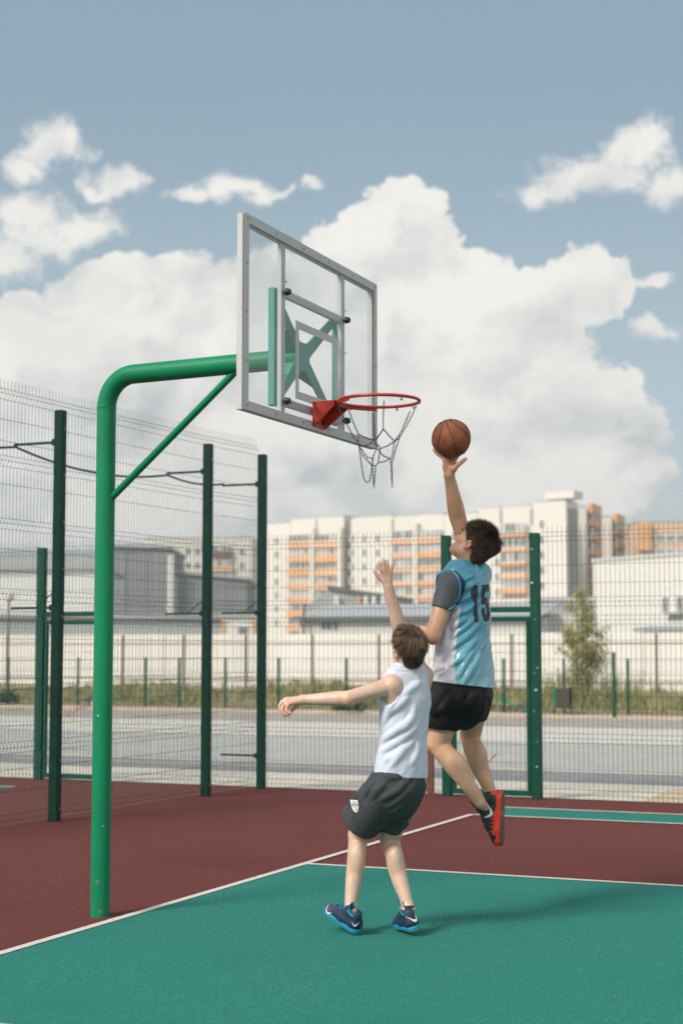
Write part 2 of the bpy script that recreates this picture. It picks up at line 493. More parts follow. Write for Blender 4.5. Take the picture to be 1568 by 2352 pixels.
def build_left_fence():
    root = empty('wire_fence', S(4, -3.45), 'tall green wire mesh fence with ball-stop brackets behind the hoop pole', 'fence')
    tl = lambda s: float(np.interp(s, (-1.1, 1.78, 4.58, 5.70), (-3.55, -3.44, -3.335, -3.21)))
    low = [.06, .72, 1.30, 1.93]; up = [2.13, 2.78, 3.36, 3.98]
    ss = [-1.1, 1.78, 4.58, 5.70]
    back = -V
    for a, c in zip(ss[:-1], ss[1:]):
        A, B = S(a, tl(a) - .075), S(c, tl(c) - .075)
        wire_panel(A, B, V, .02, 2.03, low, 'mesh_panel', root); wire_panel(A, B, V, 2.045, 4.12, up, 'mesh_panel', root)
    for s in ss[1:]:
        p = S(s, tl(s)); square_post(p, .045, 3.93, root)
        for z in ((3.62, 2.02) if s < 5 else (3.58, 2.05, .38)):
            b = MB(); q = p + Z * z
            b.box(q - V * .28, (.25, .012, .012), (V, U, Z))
            b.box(q - V * .05 + Z * .0, (.03, .03, .03), (V, U, Z))
            if z > 1 and z < 3: b.tube([q - V * .06 + Z * .14, q - V * .24 + Z * .012], .006, 6)
            b.build('bracket', M['post_green'], root)
    # slack band hung between the ends of the upper brackets
    ends = [S(s, tl(s) - .52, 3.60) for s in ss]
    ends[0] = S(-1.1, tl(-1.1) - .52, 3.62)
    for a, c in zip(ends[:-1], ends[1:]):
        b = MB(); n = 24; L = (c - a).length; pts = []
        for i in range(n + 1):
            q = i / n; pts.append(a.lerp(c, q) - Z * (.10 * L * 4 * q * (1 - q) * .42))
        b.tube(pts, .013, 6); b.build('hanging_cable', M['wire_green'], root, True)


build_left_fence()
SB = 5.75                                                            # the back fence line


def build_back_fence():
    root = empty('wire_fence', S(SB, 4), 'green wire mesh fence along the far sideline, with grey road behind', 'fence')
    low = [.06, .66, 1.30, 1.94]; up = [2.14, 2.86]
    g0, g1 = -.92, .115
    segs = [(-3.25, -2.05), (-2.05, g0 - .05), (g1 + .05, 2.3), (2.3, 4.6)]
    for a, c in segs:
        A, B = S(SB + .06, a), S(SB + .06, c)
        wire_panel(A, B, -U, .02, 2.03, low, 'mesh_panel', root); wire_panel(A, B, -U, 2.045, 2.98, up, 'mesh_panel', root)
    wire_panel(S(SB + .06, g0 + .05), S(SB + .06, g1 - .05), -U, 2.06, 2.98, up, 'mesh_panel', root)
    square_post(S(SB, 4.6), .045, 2.9, root)
    root2 = empty('wire_fence', S(SB, -8), 'green wire mesh fence of the neighbouring court, far left behind the tall fence', 'fence')
    for a, c in ((-5.33, -3.35), (-8.8, -6.40), (-11.3, -8.8)):
        A, B = S(SB + .06, a), S(SB + .06, c)
        wire_panel(A, B, -U, .02, 2.03, low, 'mesh_panel', root2); wire_panel(A, B, -U, 2.045, 2.98, up, 'mesh_panel', root2)
    wire_panel(S(SB + .06, -6.22), S(SB + .06, -5.46), -U, 2.06, 2.98, up, 'mesh_panel', root2)
    square_post(S(SB, -8.8), .045, 2.9, root2)

    chips = []

    def gate(t0, t1, label, thick):
        r = empty('gate', S(SB, (t0 + t1) / 2), label, 'gate', 'wire gates in the fences')
        for t in (t0, t1): square_post(S(SB, t), thick, 2.9, r, 'gate_post', 'gate_green')
        b = MB(); a, c = t0 + thick + .001, t1 - thick - .001; m = (a + c) / 2; h = (c - a) / 2
        b.box(S(SB, m, 2.06), (h, .03, .03), (V, U, Z), 0, .003); b.build('lintel_bar', M['gate_green'], r)
        b = MB(); b.box(S(SB, m, 1.955), (h - .012, .022, .025), (V, U, Z), 0, .003); b.box(S(SB, m, .055), (h - .012, .022, .03), (V, U, Z), 0, .003)
        for q in (-1, 1): b.box(S(SB, m + q * (h - .035), 1.008), (.022, .022, .92), (V, U, Z), 0, .003)
        b.build('leaf_frame', M['gate_green'], r)
        wire_panel(S(SB + .01, a + .06), S(SB + .01, c - .06), -U, .085, 1.93, [], 'leaf_mesh', r)
        b = MB(); b.box(S(SB - .04, t1 - .12 - thick, 1.0), (.02, .02, .07), (V, U, Z), 0, .004)
        b.tube([S(SB - .06, t1 - .12 - thick, 1.02), S(SB - .10, t1 - .12 - thick, 1.02), S(SB - .10, t1 - .24 - thick, 1.02)], .009, 8)
        b.build('handle', M['screw'], r, True)
        for z in (.3, 1.7):
            b = MB(); b.tube([S(SB - .035, t0 + thick + .012, z - .05), S(SB - .035, t0 + thick + .012, z + .05)], .012, 8); b.build('hinge', M['gate_green'], r, True)
    rc_ = random.Random(12)
    for k in range(9):
        b = MB(); z = (.35, .62, .95, 1.18, 1.36, 1.42, 1.95, 2.35, 2.72)[k]; w = rc_.uniform(.006, .018)
        c = S(SB, g1, z) - U * .0515 + V * rc_.uniform(-.035, .035); n = 7
        b.prism([c + V * w * math.cos(6.28 * i / n) * rc_.uniform(.5, 1) + Z * w * .8 * math.sin(6.28 * i / n) * rc_.uniform(.4, 1) for i in range(n)], U * -.0012)
        chips.append(b)
    gate(g0, g1, 'green wire gate between thick posts behind the jumping player', .05)
    for b in chips: b.build('paint_chip', M['frame_white'], [o for o in COL.objects if o.name == 'gate'][0])
    gate(-6.33, -5.42, 'green wire gate seen through the tall mesh fence left of the hoop pole', .05)
    # a reddish timber stake standing by the gate
    b = MB(); p = S(SB + .25, -1.22)
    b.box(p + Z * .36, (.045, .03, .36), (V, U, Z), 0, .006); b.box(p + Z * .735, (.055, .04, .012), (V, U, Z), 0, .003)
    tag(b.build('stake', M['wood_red']), 'short reddish brown timber stake behind the fence by the gate', 'stake')


build_back_fence()


def barrier_tape(name, pts, label, wdt=.05):
    b = MB(); k = 0
    for (a, c) in zip(pts[:-1], pts[1:]):
        a, c = Vector(a), Vector(c); n = max(1, int((c - a).length / .12))
        for i in range(n):
            p, q = a.lerp(c, i / n), a.lerp(c, (i + 1) / n)
            tw = lambda e: Vector((math.sin(k * .7 + e) * .3, .35, math.cos(k * .5 + e))).normalized() * wdt
            b.prism([p - tw(0), p + tw(0), q + tw(.5), q - tw(.5)], (0.001, .002, .001), k % 2); k += 1
    tag(b.build(name, [M['tape_white'], M['tape_red']]), label, 'tape')


def tp(x, y, d): return P(x, y, d)
barrier_tape('barrier_tape', [tp(1152, 1728, 20), tp(1138, 1734, 19.8), tp(1118, 1755, 19.7), tp(1095, 1786, 19.6)],
             'red and white barrier tape fluttering behind the gate, right of the knees', .02)
barrier_tape('barrier_tape', [tp(215, 1612, 36), tp(190, 1626, 35), tp(166, 1636, 34), tp(155, 1643, 33.5)],
             'red and white barrier tape trailing on the ground left of the hoop pole', .07)


# ------------------------------------------------------------------ the hoop
def build_hoop():
    U = Vector((.4005, .9164, 0)).normalized(); V = Vector((U.y, -U.x, 0)); BL = Vector((-.517, 8.30, 0)); c0 = .93                          # lower left front corner of the board, board centre

    def Q(u, n, z): return BL + U * u + V * n + Z * z
    arm_z = 3.335
    pole = Vector((-1.474, 9.842, 0)); VA = (Q(c0, -.10, 0) - pole).normalized()          # the arm's own direction
    root = empty('basketball_hoop', pole, 'green gooseneck basketball hoop with clear backboard and red rim on the court edge', 'basketball hoop')
    r = .060; bend = .20
    b = MB(); b.tube([pole, pole + Z * .02, pole + Z * (arm_z - bend)], [r, r, r], 28)
    b.tube([pole + Z * (arm_z - bend - .004), pole + Z * (arm_z - bend + .004)], r + .003, 28)
    b.box(pole + Z * .004, (.012, .012, .004), (V, U, Z)); b.build('pole', M['pole_green'], root, True)
    for a, z, w, m_ in ((-1.75, .21, .012, 'dark_trim'), (-1.3, .09, .007, 'rust'), (-1.9, 1.22, .005, 'frame_white'), (-1.2, .55, .004, 'frame_white'), (-1.6, 1.72, .004, 'dark_trim'), (-2.1, .06, .010, 'rust'), (-1.45, .035, .012, 'rust')):
        b = MB(); dv = Vector((math.cos(a), math.sin(a), 0)); sv = Vector((-dv.y, dv.x, 0)); c = pole + dv * (r - .0012) + Z * z
        b.prism([c + sv * w * math.cos(q) * (.6 + .4 * math.sin(3 * q + z)) + Z * w * 1.3 * math.sin(q) for q in [6.283 * i / 9 for i in range(9)]], dv * .0026); b.build('paint_chip', M[m_], root)
    b = MB(); pts = []
    for i in range(13):
        a = math.pi / 2 * i / 12; pts.append(pole + Z * (arm_z - bend + bend * math.sin(a)) + VA * bend * (1 - math.cos(a)))
    pts.append(Q(c0, -.10, arm_z)); pts = [pole + Z * (arm_z - bend + .002)] + pts[1:]
    b.tube(pts, r, 28); b.build('arm', M['pole_green'], root, True)
    b = MB(); lo = pole + VA * .045 + Z * 2.565; hi = pole + VA * .945 + Z * (arm_z - .045)
    d = (hi - lo).normalized(); b.tube([lo - d * .012, lo, hi], [.014, .0225, .0225], 16)
    b.build('brace', M['pole_green'], root, True)
    # backboard
    bb = bpy.data.objects.new('backboard', None); COL.objects.link(bb); bb.parent = root; bb.location = Q(c0, -.02, 3.43) - pole
    z0, z1, W = 2.895, 3.960, 1.855

    def bar(b, u0, u1, a, c, n0, n1, mi=0): b.box(Q((u0 + u1) / 2, (n0 + n1) / 2, (a + c) / 2), ((u1 - u0) / 2, (n1 - n0) / 2, (c - a) / 2), (U, V, Z), mi, .002)
    b = MB(); fw = .052
    bar(b, 0, fw, z0, z1, -.046, -.012); bar(b, W - fw, W, z0, z1, -.046, -.012)
    bar(b, fw + .001, W - fw - .001, z0, z0 + fw, -.046, -.0125); bar(b, fw + .001, W - fw - .001, z1 - fw, z1, -.046, -.0125)
    for u in (.505, 1.345): bar(b, u - .026, u + .026, z0 + fw + .001, z1 - fw - .001, -.040, -.0135)
    for z in (3.63, 3.01): bar(b, .505 + .027, 1.345 - .027, z - .022, z + .022, -.040, -.0135)
    b.build('board_frame', M['steel_white'], bb)
    b = MB(); bar(b, .0, W, z0, z1, -.0105, 0); b.build('acrylic_panel', M['acrylic'], bb)
    # painted markings lie on the clear sheet
    b = MB(); e0, e1 = .0015, .0025

    def mk(u0, u1, a, c): b.box(Q((u0 + u1) / 2, (e0 + e1) / 2, (a + c) / 2), ((u1 - u0) / 2, .0005, (c - a) / 2), (U, V, Z))
    q = .050
    mk(.0, q, z0, z1); mk(W - q, W, z0, z1); mk(q, W - q, z0, z0 + q); mk(q, W - q, z1 - q, z1)
    b.build('border_line', M['steel_white'], bb)
    b = MB(); tu0, tu1, ta, tb = c0 - .295, c0 + .295, 3.045, 3.495
    mk(tu0, tu0 + .045, ta, tb); mk(tu1 - .045, tu1, ta, tb); mk(tu0 + .045, tu1 - .045, ta, ta + .045); mk(tu0 + .045, tu1 - .045, tb - .045, tb)
    b.build('target_square', M['steel_white'], bb)
    for u in (.505, 1.345):
        for z in (3.63, 3.01):
            b = MB(); b.tube([Q(u, -.05, z), Q(u, .004, z)], .008, 10); b.tube([Q(u, .003, z), Q(u, .010, z), Q(u, .030, z), Q(u, .034, z)], [.021, .021, .016, .008], 12)
            b.build('bolt', M['black'], bb, True)
    spots = [(.03 + .356 * k, z) for k in range(6) for z in (z1 - .026, z0 + .026)] + [(u, z0 + .265 * k) for k in range(1, 4) for u in (.025, W - .025, .505, 1.345)]
    for u, z in spots:
        b = MB(); b.tube([Q(u, .002, z), Q(u, .0055, z)], .0065, 8); b.build('screw', M['screw'], bb)
    # green carrier behind the board
    ca = MB()
    for u in (.485, 1.365): ca.box(Q(u, -.068, 3.32), (.022, .020, .335), (U, V, Z), 0, .003)
    ctr = Q(c0, -.088, arm_z)
    for su, sz in ((-1, 1), (1, 1), (-1, -1), (1, -1)):
        end = Q(c0 + su * .405, -.070, 3.32 + sz * .31); dd = (end - ctr).normalized(); nn = V.cross(dd).normalized()
        ca.prism([ctr - nn * .045, end - nn * .028, end + nn * .028, ctr + nn * .045], V * -.010)
        ca.prism([ctr - nn * .004 - V * .011, end - nn * .004 - V * .011, end + nn * .004 - V * .011, ctr + nn * .004 - V * .011], V * -.012)
        ca.prism([ctr + nn * .004 - V * .2 + Z * 0, ctr + nn * .004 - V * .012, ctr + dd * .26 + nn * .004 - V * .012], nn * -.008)
    ca.box(Q(c0, -.083, arm_z), (.075, .004, .085), (U, V, Z), 0, .002)
    ca.build('carrier_frame', M['back_green'], bb)
    # rim and its bracket
    rc = Q(c0 + .02, .385, 3.05)
    rim = MB(); rr = .232
    rim.tube([rc + (U * math.cos(a) + V * math.sin(a)) * rr for a in [2 * math.pi * i / 72 for i in range(72)]], .0095, 12, closed=True)
    arcs = [rc - Z * .015 + (U * math.cos(a) + V * math.sin(a)) * (rr + .002) for a in [math.pi * (1.5 + (.36 * (i - 16) / 16)) for i in range(33)]]
    rim.tube(arcs, .007, 8)
    ro = rim.build('rim', M['rim_red'], root, True)
    hk = [(500, 190), (410, 270), (870, 345), (1005, 170), (1435, 230), (1350, 310), (700, 330), (1200, 175)]
    for x, y in hk:
        b = MB()
        g = G(705.6 + x * .175, 888.5 + y * .175, 3.05); a = math.atan2((g - rc).dot(V), (g - rc).dot(U)); dv = U * math.cos(a) + V * math.sin(a)
        c = rc + dv * (rr + .001) - Z * .016
        b.tube([c + (dv * math.cos(q) + Z * math.sin(q)) * .009 for q in [2 * math.pi * i / 10 for i in range(10)]], .0028, 6, closed=True)
        b.build('hook', M['chain'], ro, True)
    b = MB(); w0, w1 = .085, .10
    zt, zb, nz = 3.058, 2.915, .150
    b.box(Q(c0 + .02, .006, (zt + zb) / 2), (w0, .004, (zt + zb) / 2 - zb), (U, V, Z), 0, .002)
    uc = c0 + .02
    b.prism([Q(uc - w0, .011, zt), Q(uc + w0, .011, zt), Q(uc + w1, nz + .01, zt), Q(uc - w1, nz + .01, zt)], Z * -.006)
    for sg in (-1, 1):
        b.prism([Q(uc + sg * w0, .011, zt - .007), Q(uc + sg * w0, .011, zb), Q(uc + sg * w1, nz - .005, zt - .030), Q(uc + sg * w1, nz - .005, zt - .007)], U * -sg * .006)
    # arms that clasp the ring
    for sg in (-1, 1):
        pts = []
        for i in range(8):
            a = math.pi * 1.5 + sg * (.40 + .30 * i / 7) ; pts.append(rc + (U * math.cos(a) + V * math.sin(a)) * (rr + .004) - Z * .006)
        for i in range(7):
            p, q2 = pts[i], pts[i + 1]; h0 = .016 * (1 - i / 9); h1 = .016 * (1 - (i + 1) / 9)
            b.prism([p - Z * h0, q2 - Z * h1, q2 + Z * h1, p + Z * h0], (p - rc).normalized() * .008)
    br = b.build('rim_bracket', M['bracket_red'], root)
    for du in (-.05, .05):
        b = MB(); b.tube([Q(uc + du, .010, 2.95), Q(uc + du, .019, 2.95), Q(uc + du, .026, 2.95)], [.017, .017, .010], 6); b.build('bolt', M['black'], br)
    # chain net
    net = bpy.data.objects.new('chain_net', None); COL.objects.link(net); net.parent = root; net.location = rc - pole
    yb, yf = rc.y + .16, rc.y - .17
    ym = rc.y
    chains = [  # zoom px and depth along each run of chain
        [(500, 195, yb), (545, 310, yb), (600, 460, yb - .03), (668, 620, yb - .05)],
        [(410, 275, yf + .08), (480, 420, yf + .09), (600, 640, yf + .1), (672, 740, yf + .1)],
        [(870, 350, yf), (878, 520, yf + .02), (890, 700, yf + .04)],
        [(1005, 175, yb), (1000, 300, yb), (994, 420, yb - .02), (996, 550, yb - .04)],
        [(1435, 235, ym + .05), (1370, 380, ym + .04), (1290, 530, ym + .03), (1215, 650, ym + .02)],
        [(1350, 315, yf + .06), (1290, 460, yf + .08), (1220, 610, yf + .1), (1145, 712, yf + .12)],
        [(668, 620, yb - .05), (740, 655, ym + .04), (810, 682, ym - .04), (890, 700, yf + .04)],
        [(996, 550, yb - .04), (940, 640, ym), (890, 700, yf + .04)],
        [(996, 550, yb - .04), (1070, 640, ym + .05), (1145, 712, ym)],
        [(1215, 650, ym + .02), (1180, 690, ym + .02), (1145, 712, ym)],
        [(672, 740, yf + .1), (735, 782, yf + .09), (800, 760, yf + .06), (890, 700, yf + .04)],
        [(668, 620, yb - .05), (670, 740, yb - .06), (690, 860, yb - .07), (715, 1050, ym + .05), (740, 1200, ym + .04), (775, 1255, ym + .03), (815, 1240, ym + .02), (838, 1130, ym), (852, 1035, ym)],
        [(890, 700, yf + .04), (908, 800, yf + .05), (870, 900, yf + .06), (858, 940, yf + .07), (852, 1035, ym)],
        [(672, 740, yf + .1), (730, 850, yf + .1), (790, 925, yf + .09), (858, 940, yf + .07)],
        [(690, 790, yb - .06), (715, 880, yb - .07), (790, 970, ym + .05), (852, 1035, ym)],
        [(908, 800, yf + .05), (990, 900, ym - .05), (1090, 945, ym)],
        [(1145, 712, ym), (1050, 775, ym + .04), (960, 810, ym + .05), (908, 740, ym)],
        [(1145, 712, ym), (1130, 810, ym), (1115, 900, ym), (1090, 945, ym)],
        [(1215, 650, ym + .02), (1165, 800, ym + .02), (1130, 930, ym + .02), (1110, 990, ym + .01)],
        [(1090, 945, ym), (1010, 980, ym), (930, 1000, ym), (895, 1035, ym), (852, 1035, ym)],
        [(960, 810, ym + .05), (940, 910, ym + .04), (930, 1000, ym)],
        [(852, 1035, ym), (862, 1170, ym), (875, 1325, ym)],
        [(895, 1035, ym), (886, 1160, ym), (878, 1270, ym)],
        [(1105, 980, ym), (1112, 1150, ym), (1113, 1320, ym)],
        [(1090, 945, ym), (1104, 1080, ym - .01), (1108, 1250, ym - .01)]]
    for run in chains:
        pts = [P(705.6 + x * .175, 888.5 + y * .175, d) for x, y, d in run]
        b = MB(); seg = []; tot = 0
        for a, c in zip(pts[:-1], pts[1:]): seg.append((tot, a, c)); tot += (c - a).length
        pitch = .0185; n = max(1, round(tot / pitch)); hl, hw = pitch * .60, .0042
        for i in range(n):
            q = (i + .5) * tot / n
            for t0, a, c in seg:
                if t0 <= q <= t0 + (c - a).length + 1e-6: d = (c - a).normalized(); p = a + d * (q - t0); break
            side = d.cross(Vector((.9, -.4, .1))).normalized()
            if i % 2: side = d.cross(side).normalized()
            loop = [p + d * hl * e + side * hw * f for e, f in ((-.7, -1), (.7, -1), (1, -.45), (1, .45), (.7, 1), (-.7, 1), (-1, .45), (-1, -.45))]
            b.tube(loop, .0017, 4, closed=True)
        b.build('chain', M['chain'], net)


build_hoop()


# ------------------------------------------------------------------ beyond the court: fences, verge, tree, bin
def build_verge():
    b = MB(); r = random.Random(3)
    for _ in range(19000):
        s = VERGE_S + .2 + r.random() ** 1.4 * 20; t = -30 + 50 * r.random()
        cl = math.sin(t * .8 + s * .55) + math.sin(t * .37 - s * .9)
        if r.random() > .55 + .3 * cl: continue
        q = (s - VERGE_S) / 30
        z = .02 + .15 * math.sin(t * .31 + 1) * q + .22 * q + .10 * math.sin(t * .9 + s * .3) * q + 1.0 * math.exp(-((t - 5.5) / 6.0) ** 2 - ((s - VERGE_S - 17) / 4) ** 2)
        p = S(s, t, z - .02); hh = (.10 + .32 * r.random() ** 2) * (1 if s > VERGE_S + 1 else .5)
        for k in range(3):
            a = r.random() * 6.28; d = Vector((math.cos(a), math.sin(a), 0)); w = .012 + .015 * r.random()
            o = p + Vector((r.uniform(-.1, .1), r.uniform(-.1, .1), 0)); side = Vector((-d.y, d.x, 0)) * w
            m = o + d * hh * .25 + Z * hh * .65; tpt = o + d * hh * (.4 + .4 * r.random()) + Z * hh
            b.add([o - side, o + side, m + side * .7, m - side * .7, tpt], [(0, 1, 2, 3), (3, 2, 4)])
    tag(b.build('grass', M['grass']), kind='stuff')
    low = ['dark green low bush growing at the edge of the far road', 'round dark bush on the verge at the far left']
    for i, (x, y, d, sz) in enumerate(((800, 1632, 40.5, .38), (12, 1612, 43, .34))):
        b = MB(); c = P(x, y, d)
        for k in range(420):
            v = Vector((r.gauss(0, .6), r.gauss(0, .5), abs(r.gauss(0, .36)))) * sz
            if v.length > sz * 1.25: continue
            n = Vector((r.uniform(-1, 1), r.uniform(-1, 1), r.uniform(-.3, 1))).normalized(); e = n.orthogonal() * .055; f = n.cross(e).normalized() * .03
            p = c + v; b.add([p - e, p + f, p + e, p - f], [(0, 1, 2, 3)])
        o = b.build('bush', M['leaf_dark']); tag(o, low[i], 'bush')


build_verge()


def far_line(d0): return st(P(784, 1500, d0))[0]


def build_rusty_fence():
    s = far_line(57); root = empty('rail_fence', S(s, 5), 'rusty two-rail steel fence standing in front of the long white wall', 'fence')
    xs = [-130, 17, 140, 282, 422, 565, 717, 870, 1020, 1175, 1340, 1507, 1660]
    ps = []
    for x in xs:
        r = ray(x, 1500); k = (P(0, 0, 1) * 0)
        # meet the pixel column with the fence line s = const
        lo = Vector((r[0], r[1], 0)); q = (s + B0.dot(U)) / lo.dot(U); p = lo * q; ps.append(p)
        b = MB(); b.box(p + Z * 1.08, (.038, .038, 1.06), (V, U, Z), 0, .004); b.build('post', M['rust'], root)
    for z in (1.80, .52):
        b = MB(); b.tube([ps[0] + Z * z - U * .06, ps[-1] + Z * z - U * .06], .026, 6); b.build('rail', M['rust'], root)
    s2 = far_line(60.5)
    wall = MB(); n = 14; t0, t1 = -75, 60
    for i in range(n):
        a, c = t0 + (t1 - t0) * i / n, t0 + (t1 - t0) * (i + 1) / n
        wall.box(S(s2 + (.012 if i % 2 else 0), (a + c) / 2, 1.10), ((c - a) / 2 - .012, .03, 1.10 + .012 * math.sin(i * 2.3)), (V, U, Z), 0)
    tag(wall.build('boundary_wall', M['white_wall']), 'long plain white sheet wall behind the rusty rail fence', 'wall')


build_rusty_fence()


def build_low_fence():
    s = far_line(42.6); root = empty('wire_fence', S(s, 3), 'low thin green wire fence along the far roadside grass', 'fence')
    xs = [-60, 20, 180, 335, 412, 518, 640, 795, 950, 1156, 1294, 1441, 1600]; ps = []
    for x in xs:
        r = ray(x, 1500); lo = Vector((r[0], r[1], 0)); p = lo * ((s + B0.dot(U)) / lo.dot(U)); ps.append(p)
        b = MB(); b.box(p + Z * .68, (.028, .028, .70), (V, U, Z), 0, .003); b.build('post', M['gate_green'], root)
    for a, c in zip(ps[:-1], ps[1:]):
        b = MB()
        for z in (.15, .45, .75, 1.05, 1.32): b.tube([a + Z * z, c + Z * z], .004, 3, cap=False)
        n = max(2, int((c - a).length / .12))
        for i in range(n):
            p = a.lerp(c, (i + .5) / n); b.tube([p + Z * .1, p + Z * 1.34], .003, 3, cap=False)
        b.build('mesh_panel', M['wire_green'], root)
    # one nearer, taller post and a sloping rail left leaning in the grass
    p = G(1411, 1648); b = MB(); b.box(p + Z * .76, (.035, .035, .78), (V, U, Z), 0, .004)
    tag(b.build('post', M['gate_green']), 'single tall green post standing at the road edge right of the bin', 'post')
    b = MB(); b.tube([P(1118, 1592, 43.5), P(1240, 1646, 39.6)], .035, 8)
    tag(b.build('pipe', M['pole_green'], None, True), 'long green pipe sloping down across the grass behind the gate', 'pipe')


build_low_fence()


def build_bin():
    c = G(1292, 1641); root = empty('litter_bin', c, 'litter bin with brown panel in a green frame on the far verge', 'bin')
    for sg in (-1, 1):
        b = MB(); b.box(c + V * sg * .215 + Z * .34, (.018, .03, .34), (V, U, Z), 0, .004); b.build('leg', M['gate_green'], root)
    b = MB(); b.box(c - V * .17 + Z * .40 - U * .012, (.035, .15, .25), (V, U, Z), 0, .006); b.build('end_panel', M['pole_green'], root)
    b = MB()
    for k in range(5): b.box(c + V * (-.095 + .066 * k) + Z * .40, (.030, .15, .25), (V, U, Z), 0, .006)
    b.box(c + Z * .17, (.19, .14, .008), (V, U, Z)); b.build('bin_body', mat('bin_brown', (.055, .045, .042), .7, .1, 10), root)


build_bin()


def build_tree():
    c = G(1342, 1634); c = P(1342, 1634, 44.5); c.z = .12
    root = empty('young_tree', c, 'slender young tree with sparse yellow-green leaves beyond the road', 'tree')
    r = random.Random(5); b = MB(); Ht = 3.25
    trunks = [(0, 0, 1.0), (-.10, .05, .82), (.12, -.04, .86), (.22, .08, .6), (-.24, -.06, .62)]
    tips = []
    for dx, dy, hh in trunks:
        pts = [c + Vector((dx * (.35 + 1.4 * q), dy * (.4 + q), 0)) + Vector((.05 * math.sin(q * 5 + dx * 9), 0, Ht * hh * q)) for q in [i / 7 for i in range(8)]]
        b.tube(pts, [.032 * (1 - .82 * i / 7) * (1 if hh == 1 else .7) for i in range(8)], 6)
        for k in range(20):
            q = .12 + .86 * r.random(); i = min(6, int(q * 7)); p = pts[i].lerp(pts[i + 1], q * 7 - i)
            rad = (.78 * (1 - q * hh) ** .8 + .10) * r.uniform(.5, 1); a = r.random() * 6.28
            e = p + Vector((math.cos(a) * rad, math.sin(a) * rad, rad * r.uniform(.35, .9)))
            m = p.lerp(e, .5) + Z * .04; b.tube([p, m, e], [.009, .006, .003], 4); tips.append((p, m, e))
    b.build('trunk', M['bark'], root, True)
    lf = MB()
    for p, m, e in tips:
        for k in range(80):
            q = r.random() ** .75; o = p.lerp(m, q * 2) if q < .5 else m.lerp(e, q * 2 - 1)
            o = o + Vector((r.gauss(0, .075), r.gauss(0, .075), r.gauss(0, .075)))
            n = Vector((r.uniform(-1, 1), r.uniform(-1, .4), r.uniform(-.2, 1))).normalized(); l = r.uniform(.022, .046)
            x = n.orthogonal().normalized() * l; y = n.cross(x) * .6; lf.add([o - x, o + y, o + x, o - y], [(0, 1, 2, 3)])
    lf.build('crown', M['leaf'], root)
    # tall dry stems round its foot
    st_ = MB()
    for k in range(420):
        o = c + Vector((r.gauss(0, .75), r.gauss(0, .4), -.1)); h = r.uniform(.35, 1.15); d = Vector((r.uniform(-.25, .25), r.uniform(-.2, .2), 1)) * h
        w = Vector((.010, .004, 0)); st_.add([o - w, o + w, o + d * .6 + w * .8, o + d * .6 - w * .8, o + d], [(0, 1, 2, 3), (3, 2, 4)])
        for q in (.5, .65, .8, .95):
            e = o + d * q + Vector((r.gauss(0, .05), r.gauss(0, .05), 0)); x = Vector((r.uniform(-1, 1), r.uniform(-1, 1), r.uniform(-1, 1))).normalized() * .03
            y = x.orthogonal().normalized() * .018; st_.add([e - x, e + y, e + x, e - y], [(0, 1, 2, 3)])
    tag(st_.build('weeds', M['leaf']), kind='stuff')


build_tree()
b = MB(); q = P(17, 1585, 55); q.z = 0
b.tube([q, q + Z * 3.25], .035, 8); b.build('pole', M['rust'], (lp := empty('lamp_post', q, 'thin rusty lamp post with a pale lamp head at the far left', 'street lamp')), True)
b = MB(); b.tube([q + Z * 3.25, q + Z * 3.32, q + Z * 3.5, q + Z * 3.56], [.05, .16, .2, .06], 10); b.build('lamp_head', M['frame_white'], lp, True)


# ------------------------------------------------------------------ buildings far behind
def glazing(b, a, d, n, z0, z1, w, rnd, k=5, dark=.45):
    """row of panes: mesh slots 0 frame, 1 dark glass, 2 curtained glass"""
    zc = (z0 + z1) / 2; hz = (z1 - z0) / 2
    for i in range(k):
        x = w * (i + .5) / k; b.box(a + d * x + n * .03 + Z * zc, (w / k / 2 * .80, .03, hz * .84), (d, n, Z), 1 if rnd.random() < dark else 2)
    b.box(a + d * w / 2 + n * -.02 + Z * zc, (w / 2, .04, hz), (d, n, Z), 0)


